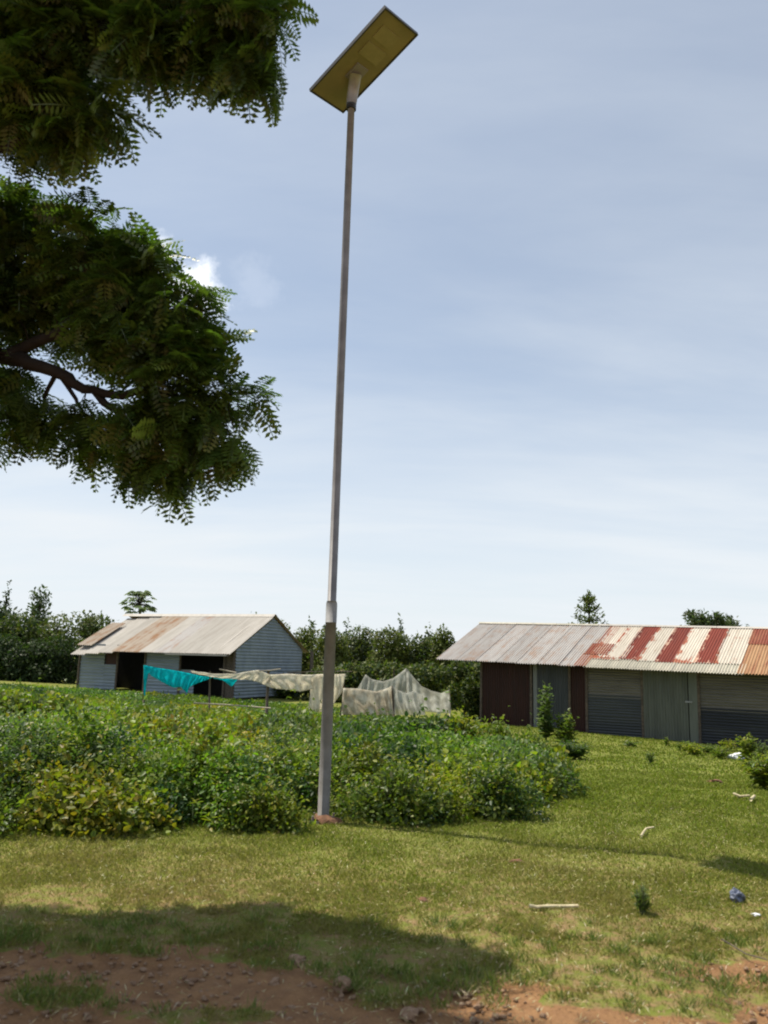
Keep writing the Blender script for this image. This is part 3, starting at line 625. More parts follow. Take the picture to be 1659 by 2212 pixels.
# walls
WO = .55
def wallp(s, w=WO, h=0.): return A+E*s+N*w+Vector((0, 0, -A.z+h))
def base_z(s): p = wallp(s); return zt(p.x, p.y)-.05
def wall_panel(px0, px1, mat, vertical=True, lo=0., hi=1., name='wall_sheet', lab=None, w=WO, wave=.076, zoff=0., door=False):
    s0 = wall_s(px0, 1520, w); s1_ = wall_s(px1, 1520, w); top = eave(s0, w).z-.05; b0 = base_z(s0); H = top-b0; z0 = b0+H*lo; z1 = b0+H*hi
    if vertical:
        n = max(1, int(round((s1_-s0)/.66))); dw = (s1_-s0)/n
        for i in range(n): put_sheet(name, shed, wallp(s0+i*dw, w-.004*(i % 2)-zoff, z0), E, UP, dw+.006, z1-z0, mat, lab, .003, wave)
    else: # corrugations run level: sheet turned on its side, one sheet above another
        n = max(1, int(round((z1-z0)/.62))); dh = (z1-z0)/n
        for i in range(n): put_sheet(name, shed, wallp(s1_, w-.005*(i % 2)-zoff, z0+i*dh), UP, -E, dh+.02, s1_-s0, mat, lab, .003, wave)
def post(px, w=WO-.03, r=.04, mat='wood'):
    s = wall_s(px, 1520, w); m2 = MB(); m2.tube([wallp(s, w, base_z(s)), wallp(s+.01, w, eave(s, w).z-.06)], r, 6); child(shed, 'post', m2, M[mat])
wall_panel(1038, 1080, M['wall_maroon'], lab='dark maroon wall sheet'); wall_panel(1080, 1112, M['wall_maroon']); wall_panel(1112, 1144, M['wall_maroon'])
wall_panel(1152, 1160, M['wall_greyblue']); wall_panel(1161, 1229, M['wall_slate'], lab='slate coloured wall sheet')
wall_panel(1230, 1265, M['wall_maroon'], lab='dark maroon wall sheet')
wall_panel(1269, 1386, M['wall_grey'], False, .50, 1.0, lab='light grey level corrugated sheet'); wall_panel(1269, 1386, M['wall_slate'], False, 0, .53, zoff=.012, lab='dark lower corrugated sheet')
wall_panel(1509, 1700, M['wall_grey'], False, .43, 1.0, lab='light grey level corrugated sheet'); wall_panel(1509, 1700, M['wall_dark'], False, 0, .46, zoff=.012, lab='blue black lower corrugated sheet')
wall_panel(1700, 1900, M['wall_grey'], False)
for px in (1039, 1147, 1230, 1267, 1387, 1509, 1700): post(px)
# door: a leaf of corrugated tin with a narrow side leaf and a hasp
sd0 = wall_s(1390, 1520, WO-.03); sd1 = wall_s(1486, 1520, WO-.03); bz = base_z(sd0); tz = eave(sd0, WO).z-.06
dm = put_sheet('door', shed, wallp(sd0, WO-.035, bz), E, UP, sd1-sd0, tz-bz, M['door_green'], 'greenish corrugated tin door', .001)
sd2 = wall_s(1488, 1520, WO-.03); sd3 = wall_s(1507, 1520, WO-.03)
m2 = MB(); v = [wallp(sd2, WO-.04, bz), wallp(sd3, WO-.04, bz), wallp(sd3, WO-.04, tz), wallp(sd2, WO-.04, tz)]; child(shed, 'door_side_board', quadbox(*v, .025), M['door_green'])
m2 = MB(); hp = wallp(sd2, WO-.075, bz+(tz-bz)*.52); m2.box((0, 0, 0), (.09, .012, .022), Matrix.Translation(hp) @ axes(Vector((0, 0, 0)), E, N)); hs = child(dm, 'hasp', m2, M['galv_pale']); 
hs.matrix_parent_inverse = wm(dm).inverted(); hs.matrix_basis = Matrix.Identity(4)
for hz in (.15, .85):
    m2 = MB(); m2.box((0, 0, 0), (.13, .012, .025), Matrix.Translation(wallp(sd0+.12, WO-.075, bz+(tz-bz)*hz)) @ axes(Vector((0, 0, 0)), E, N)); h_ = child(dm, 'hinge', m2, M['wood']); h_.matrix_parent_inverse = wm(dm).inverted()
for hz in (.33, .66):
    m2 = MB(); m2.box((0, 0, 0), ((sd1-sd0)/2, .015, .02), Matrix.Translation(wallp((sd0+sd1)/2, WO-.062, bz+(tz-bz)*hz)) @ axes(Vector((0, 0, 0)), E, N)); h_ = child(dm, 'batten', m2, M['door_green']); h_.matrix_parent_inverse = wm(dm).inverted()
# end wall, rear wall, inside floor
def vquad(name, p, q, zb, zt0, zt1, mat):
    a = Vector((p.x, p.y, zb)); b = Vector((q.x, q.y, zb)); c = Vector((q.x, q.y, zt1)); d = Vector((p.x, p.y, zt0)); return child(shed, name, quadbox(a, b, c, d, .02), mat)
sL = wall_s(1038, 1520, WO)
pl = wallp(sL, WO); pr_ = wallp(sL, W2*2-WO); pm_ = wallp(sL, W2); zb = base_z(sL)
m2 = MB(); m2.v = [Vector((pl.x, pl.y, zb)), Vector((pm_.x, pm_.y, zb)), Vector((pr_.x, pr_.y, zb)), Vector((pr_.x, pr_.y, eave(sL, WO).z-.03)), Vector((pm_.x, pm_.y, eave(sL, W2).z-.03)), Vector((pl.x, pl.y, eave(sL, WO).z-.03))]; m2.f = [[0, 1, 4, 5], [1, 2, 3, 4]]; child(shed, 'end_wall', m2, M['wall_grey'])
vquad('rear_wall', wallp(sL, W2*2-WO), wallp(SEND, W2*2-WO), -.6, 1.7, 1.6, M['wall_grey']); vquad('end_wall', wallp(SEND, WO), wallp(SEND, W2*2-WO), -.6, 1.6, 1.6, M['wall_grey'])
# near-black sheet a hand behind the front, paints the inside shade in the gaps
vquad('shade_backing', wallp(sL, WO+.06), wallp(SEND, WO+.06), -.6, 1.6, 1.5, M['dark_in'])
# ---- left shed
TH = rad(23); LE = Vector((math.cos(TH), -math.sin(TH), 0)); LN = Vector((math.sin(TH), math.cos(TH), 0))
LC = aty(508, 1450, 30.0); LC.z = 0
def lw(px, w=0.):
    d = ray(px, 1450); C0 = Vector((0, 0, EYE)); o = LC+LN*w; t = (o-C0).dot(LN)/d.dot(LN); return (C0+d*t-o).dot(LE)
ls = empty('tin_hut', (LC+LE*(-4)+LN*2.5), 'blue grey tin hut with a tan gable roof behind the nets', 'shed'); ls.location.z = zt(ls.location.x, ls.location.y)
LB, LT = .12, 1.95      # wall foot and wall head
SL0 = lw(170); DEP = 5.0; OH = .35
def lp(s, w, z): return Vector((*(LC+LE*s+LN*w).to_2d(), z))
def lpanel(s0, s1_, z0, z1, mat, w=0., lab=None, ex=None, ey_=None):
    n = max(1, int(round((z1-z0)/.62))); dh = (z1-z0)/n
    for i in range(n): put_sheet('wall_sheet', ls, lp(s1_, w-.005*(i % 2), z0+i*dh), UP, -LE, dh+.02, s1_-s0, mat, lab, .003, .12)
lpanel(SL0, lw(224), LB, LT, M['wall_blue']); lpanel(lw(224), lw(254), LB, LB+1.05, M['wall_blue']); lpanel(lw(312), lw(389), LB, LT, M['wall_blue']); lpanel(lw(389), lw(420), LB, LB+.95, M['wall_blue'])
for px in (171, 253, 313, 389, 485, 505):
    s = lw(px); m2 = MB(); m2.tube([lp(s, -.03, LB-.2), lp(s, -.03, LT)], .045 if px != 505 else .06, 6); child(ls, 'post', m2, M['wood'])
m2 = MB(); v = [lp(lw(487), 0, LB), lp(lw(503), 0, LB), lp(lw(503), 0, LT), lp(lw(487), 0, LT)]; child(ls, 'corner_board', quadbox(*v, .025), M['wood'])
m2 = MB(); v = [lp(lw(389), -.01, LT-.1), lp(lw(486), -.01, LT-.1), lp(lw(486), -.01, LT), lp(lw(389), -.01, LT)]; child(ls, 'lintel', quadbox(*v, .04), M['wood'])
child(ls, 'window_shutter', quadbox(lp(lw(226), .02, LB+1.06), lp(lw(252), .02, LB+1.06), lp(lw(252), .02, LT-.02), lp(lw(226), .02, LT-.02), .03), M['wall_maroon'])
child(ls, 'sill_beam', quadbox(lp(lw(300), -.15, LB+.02), lp(lw(340), -.15, LB+.02), lp(lw(340), -.15, LB+.10), lp(lw(300), -.15, LB+.10), .1), M['pale_wood'])
# gable wall of level sheets narrowing to the apex
RISE = 1.25; LRUN = DEP/2
z = LB; i = 0
while z < LT+RISE-.1:
    h = .62; zt_ = z+h; e = 0 if z < LT-.05 else (z-LT)/RISE*LRUN; e2 = max(0, (min(zt_, LT+RISE)-LT)/RISE*LRUN)
    # stepped sheet clipped to the rake
    rows = []; nn = int(h/.12*6); V = []
    for j in range(nn+1):
        zz = z+h*j/nn; ee = max(0, (zz-LT)/RISE*LRUN); ee = min(ee, LRUN-.01); off = .016*math.sin(zz/.12*2*math.pi)
        a = lp(0, ee, zz)+LE*(off+.004*(i % 2)); b = lp(0, DEP-ee, zz)+LE*(off+.004*(i % 2)); V += [tuple(a), tuple(b)]
    V = [v for v in V if v[2] <= LT+RISE]; m_ = len(V)//2
    Fc = [(2*j, 2*j+1, 2*j+3, 2*j+2) for j in range(m_-1)]
    if Fc: obj('gable_sheet', np_mesh('gable_sheet', np.array(V), np.array(Fc), M['wall_blue'], None, True), ls, M=Matrix.Identity(4))
    z += h; i += 1
def lroof(s, w, z=0): return lp(s, w, LT+.04+w/LRUN*RISE+z)
mats = ['tin_tan', 'tin_tan', 'tin_tan', 'tin_rusty_tan', 'tin_rusty_tan', 'tin_tan', 'tin_grey', 'tin_tan', 'tin_tan', 'tin_tan', 'tin_tan', 'tin_tan', 'tin_tan']
s = SL0+.08; k = 0; LOH = .62; eyl = LN+Vector((0, 0, RISE/LRUN)); LL = math.hypot(LRUN+LOH, (LRUN+LOH)*RISE/LRUN)
while s < .25-.3:
    sag = .0 if k > 2 else -.05*(3-k); put_sheet('roof_sheet', ls, lroof(s, -LOH, .012+.004*(k % 2)+sag), LE, eyl, .70, LL, M[mats[min(k, 12)]], None, .008, .10)
    put_sheet('roof_sheet', ls, lp(s, LRUN, LT+.05+RISE), LE, LN-Vector((0, 0, RISE/LRUN)), .70, LL*.90, M['tin_rusty_tan'], None, .004, .10); s += .665; k += 1
LS1 = s
put_sheet('roof_sheet', ls, lroof(SL0+.05, -LOH+.35, .06), LE+UP*.0, eyl, .70, LL*.62, M['tin_rusty_tan'], 'loose rusty sheet lapped over the left end', .03, .10)
m2 = MB(); p = [lroof(SL0-.08, LRUN-.16, .03), lroof(LS1, LRUN-.16, .03), lroof(LS1, LRUN, .06), lroof(SL0-.08, LRUN, .06), lroof(LS1, LRUN, .06)+LN*.16-UP*.08, lroof(SL0-.08, LRUN, .06)+LN*.16-UP*.08]; m2.v = p; m2.f = [[0, 1, 2, 3], [3, 2, 4, 5]]; child(ls, 'ridge_cap', m2, M['tin_tan'])
child(ls, 'fascia_board', quadbox(lroof(LS1-.05, -LOH, -.09), lroof(LS1-.05, LRUN, -.09), lroof(LS1-.05, LRUN, .0), lroof(LS1-.05, -LOH, .0), .03), M['wood'])
child(ls, 'eave_batten', quadbox(lroof(SL0+4.6, -LOH-.02, -.05), lroof(LS1-.1, -LOH-.02, -.05), lroof(LS1-.1, -LOH-.02, .0), lroof(SL0+4.6, -LOH-.02, .0), .03), M['tin_tan'])
def lq(name, a, b, z0, z1, mat): child(ls, name, quadbox(Vector((*a.to_2d(), z0)), Vector((*b.to_2d(), z0)), Vector((*b.to_2d(), z1)), Vector((*a.to_2d(), z1)), .03), mat)
lq('end_wall', lp(SL0, .0, 0), lp(SL0, DEP, 0), 0, LT, M['wall_greyblue']); lq('rear_wall', lp(SL0, DEP, 0), lp(0, DEP, 0), 0, LT, M['wall_greyblue']); lq('inside_shade', lp(SL0, 1.6, 0), lp(-.05, 1.6, 0), 0, LT+.6, M['dark_in'])  # added near-black sheet paints the shade seen through the hut openings
m2 = MB(); m2.v = [lp(.38, DEP+.1, LB-.2), lp(.38, DEP+.35, LB-.2), lp(.38, DEP+.35, LT-.1), lp(.38, DEP+.1, LT)]; m2.f = [[0, 1, 2, 3]]; child(ls, 'rear_post_board', quadbox(*m2.v, .04), M['wood'])
# ------------------------------------------------------------------ nets and posts
def cloth(name, top, bot, y0, mat, lab, cat, grp=None, rip=.06, ny_=10, per=7, yb=None):
    def resamp(pts, n):
        pts = np.array(pts, float); t = np.linspace(0, 1, len(pts)); q = np.linspace(0, 1, n); return np.stack([np.interp(q, t, pts[:, 0]), np.interp(q, t, pts[:, 1])], 1)
    n = (max(len(top), len(bot))-1)*per+1; T = resamp(top, n); B = resamp(bot, n); V = []; sd = rng.random()*30
    for j in range(ny_+1):
        v = j/ny_
        for i in range(n):
            q = T[i]*(1-v)+B[i]*v; yy = y0+((yb or y0)-y0)*v+rip*math.sin(i*.9+sd+2*math.sin(v*3+sd))*(.3+v)+rip*1.5*(float(fbm(i*.35+sd, v*3, 7))-.5)
            V.append(aty(q[0], q[1], yy))
    V = np.array([tuple(v) for v in V]); c0 = V.mean(0)
    Fc = [(j*n+i, j*n+i+1, (j+1)*n+i+1, (j+1)*n+i) for j in range(ny_) for i in range(n-1)]
    o = obj(name, np_mesh(name, V-c0, np.array(Fc), mat, None, True), loc=tuple(c0))
    sm = o.modifiers.new('thickness', 'SOLIDIFY'); sm.thickness = .006
    return tag(o, lab, cat, grp)
def c1(x, y): return (135.5+x*.3472, 1253.7+y*.3472)
def c5(x, y): return (338.9+x*.4085, 1409.6+y*.4085)
YN = 23.0
cloth('turquoise_net', [c1(505, 527), c1(600, 545), c1(700, 560), c1(800, 580), c1(860, 594), c1(930, 602)], [c1(545, 590), c1(600, 622), c1(650, 650), c1(690, 668), c1(735, 662), c1(772, 702), c1(790, 662), c1(860, 630), c1(905, 617), c1(930, 604)], YN, M['teal_net'], 'bright turquoise net sagging from the wire before the hut', 'net', 'nets strung before the hut')
cloth('turquoise_net', [c1(504, 528), c1(520, 530), c1(545, 540)], [c1(503, 730), c1(512, 720), c1(524, 620)], YN+.05, M['teal_net'], 'narrow turquoise net tail hanging at the left post', 'net', 'nets strung before the hut', .03, 8, 5)
cloth('turquoise_net', [c1(935, 596), c1(1000, 606), c1(1050, 612), c1(1086, 610)], [c1(940, 612), c1(990, 618), c1(1050, 662), c1(1084, 625)], YN, M['teal_net'], 'small turquoise net remnant right of the first post', 'net', 'nets strung before the hut', .03, 6, 5)
cloth('white_cloth', [c5(180, 96), c5(300, 112), c5(420, 112), c5(490, 98), c5(540, 92), c5(600, 118)], [c5(185, 106), c5(300, 132), c5(420, 141), c5(500, 146), c5(545, 160), c5(600, 186)], YN-.1, M['white_sheet'], 'thin white cloth bunched along the wire left of the second post', 'cloth', 'white cloths on the wire', .05)
cloth('white_cloth', [c5(596, 117), c5(690, 112), c5(780, 117), c5(880, 118)], [c5(598, 186), c5(690, 198), c5(760, 207), c5(830, 190)], YN-.05, M['white_sheet'], 'cream cloth hung between the second post and the lamp pole', 'cloth', 'white cloths on the wire', .10)
cloth('white_cloth', [c5(822, 116), c5(900, 112), c5(960, 114), c5(1000, 112)], [c5(800, 300), c5(860, 320), c5(930, 280), c5(975, 215)], YN-.12, M['white_sheet'], 'cream cloth falling to the weeds behind the lamp pole', 'cloth', 'white cloths on the wire', .12)
cloth('shade_net', [c5(985, 188), c5(1060, 190), c5(1160, 206), c5(1210, 192), c5(1245, 174)], [c5(975, 330), c5(1060, 330), c5(1150, 330), c5(1210, 330), c5(1252, 330)], YN-.4, M['pale_net'], 'pale stained net screen nearest the lamp pole', 'net', 'pale net enclosure', .12)
cloth('shade_net', [c5(1245, 174), c5(1275, 198), c5(1320, 216), c5(1358, 202), c5(1400, 222)], [c5(1252, 330), c5(1290, 330), c5(1330, 330), c5(1370, 330), c5(1420, 330)], YN-.4, M['grey_net'], 'grey net screen right of the peaked front corner', 'net', 'pale net enclosure', .10, yb=YN-.2)
cloth('shade_net', [c5(1060, 192), c5(1104, 116), c5(1140, 142), c5(1195, 152), c5(1250, 136), c5(1320, 82)], [c5(1050, 300), c5(1105, 300), c5(1140, 300), c5(1190, 300), c5(1250, 300), c5(1320, 300)], YN+2, M['grey_net'], 'translucent net with two peaks at the back', 'net', 'pale net enclosure', .10)
cloth('shade_net', [c5(1320, 82), c5(1350, 122), c5(1400, 178), c5(1450, 202), c5(1505, 216), c5(1546, 198)], [c5(1320, 300), c5(1350, 305), c5(1400, 310), c5(1450, 315), c5(1505, 320), c5(1552, 320)], YN+2, M['grey_net'], 'translucent net sloping down from the tallest peak to the right', 'net', 'pale net enclosure', .10, yb=YN+1)
def pole2(name, a, b, y, r, mat, lab, grp=None, ybb=None):
    p = aty(a[0], a[1], y); q = aty(b[0], b[1], ybb or y); mb = MB(); mid = (p+q)/2+Vector((rng.normal(0, .01), 0, rng.normal(0, .01)))
    mb.tube([Vector((0, 0, 0)), mid-p, q-p], [r, r*.95, r*.85], 7); o = mb.build(name, M[mat], smooth_=True, loc=p); return tag(o, lab, 'post' if 'post' in name else 'pole', grp)
g1 = 'thin wooden posts of the net fence'
pole2('fence_post', c5(276, 340), c5(281, 98), YN+.02, .03, 'wood', 'thin dark post under the turquoise net', g1)
pole2('fence_post', c5(577, 360), c5(590, 96), YN-.02, .045, 'wood', 'thicker dark post between the white cloths', g1)
pole2('fence_post', c1(503, 760), c1(506, 520), YN+.1, .03, 'wood', 'left end post holding the turquoise net', g1)
pole2('fence_post', c5(968, 340), c5(992, 170), YN-.1, .03, 'wood', 'leaning post just right of the lamp pole', g1)
pole2('fence_post', c5(1252, 340), c5(1245, 174), YN-.38, .03, 'wood', 'post at the peaked front corner of the nets', g1)
pole2('fence_post', c5(1107, 320), c5(1104, 116), YN+2.02, .025, 'wood', 'post under the left back net peak', g1)
pole2('fence_post', c5(1255, 320), c5(1252, 86), YN+2.2, .025, 'wood', 'bare stick between the two back net peaks', g1)
pole2('fence_post', c5(1321, 320), c5(1320, 82), YN+2.02, .025, 'wood', 'post under the tallest back net peak', g1)
pole2('fence_post', c5(1550, 340), c5(1546, 196), YN+1.9, .03, 'pale_wood', 'pale post at the right end of the nets', g1)
pole2('low_rail', c5(195, 267), c5(602, 294), YN-.3, .022, 'pale_wood', 'pale horizontal rail low above the weeds')
pole2('cross_stick', c5(330, 88), c5(420, 106), YN-.15, .018, 'pale_wood', 'short pale stick resting on the white cloth')
pole2('cross_stick', c5(540, 97), c5(655, 86), YN-.15, .016, 'pale_wood', 'thin stick tied across the second post top')
pole2('cross_stick', c5(690, 106), c5(1032, 100), YN-.15, .014, 'wood', 'long dark rod carrying the cream cloth past the lamp pole')
def wire(pts, y, lab):
    mb = MB(); q = [aty(*c, y) for c in pts]; mb.tube([p-q[0] for p in q], .008, 4); tag(mb.build('fence_wire', M['dark_in'], loc=q[0]), lab, 'wire')
wire([c1(505, 524), c1(600, 543), c1(700, 557), c1(860, 590), c1(935, 596)], YN+.01, 'sagging wire that carries the turquoise net')
wire([c1(935, 596), c5(400, 112), c5(590, 112)], YN-.08, 'wire between the first and second posts')
# ------------------------------------------------------------------ background trees and bushes
def crown(blobs, n, L, W, cols, fine=False, gap=.0):
    tot = sum(b[3]**2 for b in blobs); pr = []
    for (x, y, z, r, h) in blobs:
        m = int(n*r*r/tot); u = unit(m); k = (.62+.75*fbm(u[:, 0]*2.6+x*5+u[:, 2], u[:, 1]*2.6+u[:, 2]*2+z*3, 17))*(1-.5*rng.random(m)**2)
        P = np.array([x, y, z])+u*np.array([r, r, h])*k[:, None]; s = rng.uniform(.6, 1.3, m)
        c = pal(m, cols); pr.append(leaves(P, u*.6+unit(m), u+unit(m)*.6+np.array([0, 0, .6]), L*s, W*s, c, fine))
    return join(pr)
def tree(name, px, y, top_py, wpx, lab, cols, n=2600, L=.17, kind='round', grp='trees and bushes behind the sheds', base=None, mat='leaf'):
    p = aty(px, 1440, y); zb = zt(p.x, p.y) if y < 60 else 0; top = aty(px, top_py, y).z; hw = wpx/F*y/2; H = top-zb
    t = empty(name, (p.x, p.y, zb), lab, 'tree' if 'bush' not in name else 'bush', grp); bl = []
    if kind == 'round':
        for k in range(9):
            a = rng.uniform(0, 6.28); q = rng.uniform(.0, .62)*hw; bl.append((math.cos(a)*q, math.sin(a)*q, H*(.40+.42*rng.random()), hw*rng.uniform(.38, .6), H*.20))
        bl.append((0, 0, H*.82, hw*.45, H*.16)); bl.append((0, 0, H*.35, hw*.85, H*.30)); bl.append((0, 0, H*.12, hw*.9, H*.16))
    elif kind == 'spire':
        for k in range(7): f = k/6; bl.append((rng.normal(0, hw*.15), rng.normal(0, hw*.15), H*(.25+.70*f), hw*(1.0-.75*f)*rng.uniform(.8, 1.1), H*.10))
    elif kind == 'hedge':
        for k in range(14): bl.append((rng.uniform(-1, 1)*hw, rng.uniform(-.6, .6)*hw*.6, H*rng.uniform(.06, .8), hw*rng.uniform(.28, .45), H*.24))
    V, Fq, C = crown(bl, n, L, L*.55, cols); obj('crown', np_mesh('crown', V, Fq, M[mat], C), t)
    mb = MB(); mb.tube([(0, 0, -.1), (.05*hw, 0, H*.4), (0, 0, H*.85)], [max(.06, H*.025), H*.018, H*.008], 7)
    for k in range(4):
        a = k*1.6+rng.random(); mb.tube([(0, 0, H*(.3+.1*k)), (math.cos(a)*hw*.5, math.sin(a)*hw*.5, H*(.5+.1*k))], [H*.012, H*.004], 5)
    mb.build('trunk', M['bark'], t, True); return t
TG = [(0.082, 0.106, 0.022), (0.107, 0.128, 0.026), (0.064, 0.084, 0.018), (0.126, 0.139, 0.03)]
TB = [(0.085, 0.111, 0.058), (0.065, 0.094, 0.049), (0.111, 0.13, 0.065)]  # lighter, bluish greens: air haze put into the far leaf colour
TD = [(.028, .048, .016), (.038, .062, .02), (.05, .075, .022)]
tree('broadleaf_tree', -60, 40, 1290, 240, 'broad tree at the left edge of the view', TD, 6000, .2)
tree('broadleaf_tree', 30, 38, 1325, 150, 'dark dense tree beside the left edge', TD+TG, 5500, .18)
tree('broadleaf_tree', 72, 60, 1262, 62, 'taller feathery tree top rising above the hedge at left', TB, 1800, .3)
tree('broadleaf_tree', 115, 39, 1322, 130, 'bushy tree between the feathery tree and the hut', TG, 5000, .18)
tree('broadleaf_tree', 190, 42, 1322, 120, 'tree touching the left end of the hut roof', TG+TB, 4200, .19)
tree('broadleaf_tree', -2, 45, 1262, 26, 'thin dark tree cut by the left edge', TD, 900, .2, 'spire')
for px, top, lab in ((-30, 1375, 'leftmost dark bush under the trees'), (70, 1370, 'dark bush under the dense tree at left'), (150, 1380, 'dark bush close to the left end of the hut')):
    tree('dark_bush', px, 35.5, top, 150, lab, TD, 5200, .16, 'hedge', 'dark bushes left of the hut')
tree('broadleaf_tree', 538, 62, 1326, 40, 'small round tree top above the hut ridge', TG, 900, .25)
tree('broadleaf_tree', 600, 50, 1340, 60, 'tree top behind the hut gable', TG, 1800, .22)
for px, y, top, wd, lab, cols, n in ((655, 41, 1352, 90, 'bush tree just right of the hut gable', TG, 4500), (715, 40, 1358, 100, 'bush tree directly behind the lamp pole', TG, 5000), (775, 42, 1346, 110, 'bush tree with a pointed top right of the lamp pole', TG+TB, 5500), (835, 40, 1356, 120, 'wide bush tree behind the net peaks', TG, 5500),
    (900, 41, 1368, 110, 'bush tree behind the tallest net peak', TG+TD, 5000), (955, 40, 1352, 90, 'bush tree left of the shop row roof', TG, 4800), (1010, 36, 1400, 90, 'dark bush tree tucked under the left roof corner', TD, 4200)):
    tree('bush_tree', px, y, top, wd, lab, cols, n, .17, 'round', 'bush trees between the two sheds')
for px, top, wd, lab in ((668, 1336, 18, 'leftmost of the small far spires'), (701, 1342, 16, 'far spire next to the lamp pole'), (863, 1331, 20, 'slim far spire in the middle'), (745, 1340, 22, 'far spire just right of the lamp pole'), (925, 1350, 26, 'rightmost of the small far spires')):
    tree('far_spire_tree', px, 75, top, wd, lab, TB, 500, .35, 'spire', 'small far trees on the skyline')
for px, wd, lab in ((680, 170, 'dark bush filling the gap right of the hut'), (800, 190, 'dark bush behind the pale nets'), (930, 190, 'dark bush behind the grey nets'), (1020, 110, 'dark bush at the shop row end wall')):
    tree('dark_bush', px, 33, 1430, wd, lab, TG+TD, 5200, .16, 'hedge', 'dark bushes behind the nets')
tree('dark_bush', 1005, 27.5, 1462, 90, 'low dark bush between the net end and the maroon wall', TG+TD, 3600, .12, 'hedge', 'dark bushes behind the nets')
# trees beyond the right shed
def branchy(px, y, top_py, wpx, lab):
    p = aty(px, 1440, y); top = aty(px, top_py, y).z; zb = zt(p.x, p.y); H = top-zb; hw = wpx/F*y/2
    t = empty('conical_tree', (p.x, p.y, zb), lab, 'tree', 'trees and bushes behind the sheds'); mb = MB(); mb.tube([(0, 0, -.1), (0, 0, H*.5), (.03, 0, H*.98)], [.11, .07, .015], 7); pr = []
    k = 0; z = H*.42
    while z < H*.95:
        f = (z-H*.35)/(H*.62); L0 = hw*(1.75-1.6*f)
        for j in range(4):
            a = k*2.399+j*1.57; d = Vector((math.cos(a), math.sin(a), 0)); q0 = Vector((0, 0, z)); q1 = q0+d*L0*.55+UP*L0*.12; q2 = q0+d*L0+UP*L0*.45
            mb.tube([q0, q1, q2], [.03, .02, .006], 5); m = 44; tt = rng.random(m); P = np.array([tuple((q1*(1-u)+q2*u) if v > .35 else (q0*(1-u)+q1*u)) for u, v in zip(tt, rng.random(m))])+rng.normal(0, .05, (m, 3))
            pr.append(leaves(P, unit(m)+np.array([0, 0, .5])+np.array(tuple(d))*.4, unit(m)+np.array([0, 0, 1.]), rng.uniform(.12, .2, m), np.full(m, .055), pal(m, BLUISH+TG)))
        z += H*.082; k += 1
    m = 60; pr.append(leaves(np.array([0, 0, H*.92])+rng.normal(0, 1, (m, 3))*np.array([.06, .06, .16]), unit(m)+np.array([0, 0, 1.2]), unit(m), rng.uniform(.14, .24, m), np.full(m, .06), pal(m, BLUISH+TG)))
    V, Fq, C = join(pr); obj('crown', np_mesh('crown', V, Fq, M['leaf'], C), t); mb.build('trunk', M['bark'], t, True)
branchy(1274, 33, 1277, 88, 'conical tree with upswept branches behind the shop row roof')
def open_tree(px, y, pts, lab):
    p = aty(px, 1440, y); t = empty('open_tree', (p.x, p.y, 0), lab, 'tree', 'trees and bushes behind the sheds'); mb = MB(); b0 = Vector((0, 0, 1.2)); pr = []
    mb.tube([(0, 0, -.1), (0, 0, .8), b0], [.12, .1, .08], 7)
    for (qx, qy, r) in pts:
        q = aty(qx, qy, y+rng.uniform(-.5, .5))-Vector((p.x, p.y, 0)); mb.tube([b0, (b0+q)/2+Vector((0, 0, -.1)), q], [.05, .03, .008], 5); m = int(130*(r/10)**1.5)
        rr = r/F*y; P = np.array(tuple(q))+rng.normal(0, rr*.55, (m, 3)); pr.append(leaves(P, unit(m)+np.array([0, 0, .6]), unit(m)+np.array([0, 0, .6]), rng.uniform(.16, .3, m), np.full(m, .09), pal(m, TB)))
    V, Fq, C = join(pr); obj('crown', np_mesh('crown', V, Fq, M['leaf'], C), t); mb.build('trunk', M['bark'], t, True)
open_tree(1540, 45, [(1490, 1330, 9), (1500, 1345, 12), (1520, 1338, 12), (1524, 1352, 14), (1507, 1358, 12), (1550, 1335, 8), (1556, 1345, 10), (1578, 1350, 11), (1560, 1358, 14), (1540, 1356, 13), (1585, 1360, 10), (1575, 1340, 5)], 'loose open topped tree behind the right part of the roof')
for px, top, wd, lab in ((1458, 1355, 24, 'tiny hazy bush top left of the open tree'), (1622, 1349, 16, 'tiny tree top right of the open tree'), (1470, 1352, 18, 'tiny pointed tree top beside the open tree')):
    tree('far_bush', px, 70, top, wd, lab, TB, 400, .35, 'round', 'tiny tree tops over the shop row roof')
# papaya tree: bare stem with a parasol of lobed leaves
p = aty(302, 1440, 40); t = empty('papaya_tree', (p.x, p.y, 0), 'papaya tree with a bare stem and umbrella crown above the hut', 'tree', 'trees and bushes behind the sheds')
ct = aty(301, 1305, 40)-Vector((p.x, p.y, 0)); mb = MB(); mb.tube([(0, 0, -.1), (.02, 0, ct.z*.5), ct], [.10, .08, .06], 7); lv = []
for k in range(60):
    a = k*2.399; e = rng.uniform(-.55, 1.35); d = Vector((math.cos(a)*math.cos(e), math.sin(a)*math.cos(e), math.sin(e))); q1 = ct+d*.66*rng.uniform(.8, 1.15); mb.tube([ct, ct+d*.35+UP*.03, q1], [.014, .01, .008], 4)
    for j in range(7): # seven drooping lobes
        b = a+(j-3)*.5; dd = np.array([math.cos(b), math.sin(b), -.45+.15*d.z]); lv.append(leaves(np.array([tuple(q1)]), dd[None], np.array([[0, 0, 1.]]), np.array([.31*(1-.08*abs(j-3))]), np.array([.12]), pal(1, [(.17, .22, .09), (.13, .18, .07), (.22, .26, .13)])))
V, Fq, C = join(lv); obj('crown', np_mesh('crown', V, Fq, M['leaf'], C), t); mb.build('trunk', M['bark'], t, True)
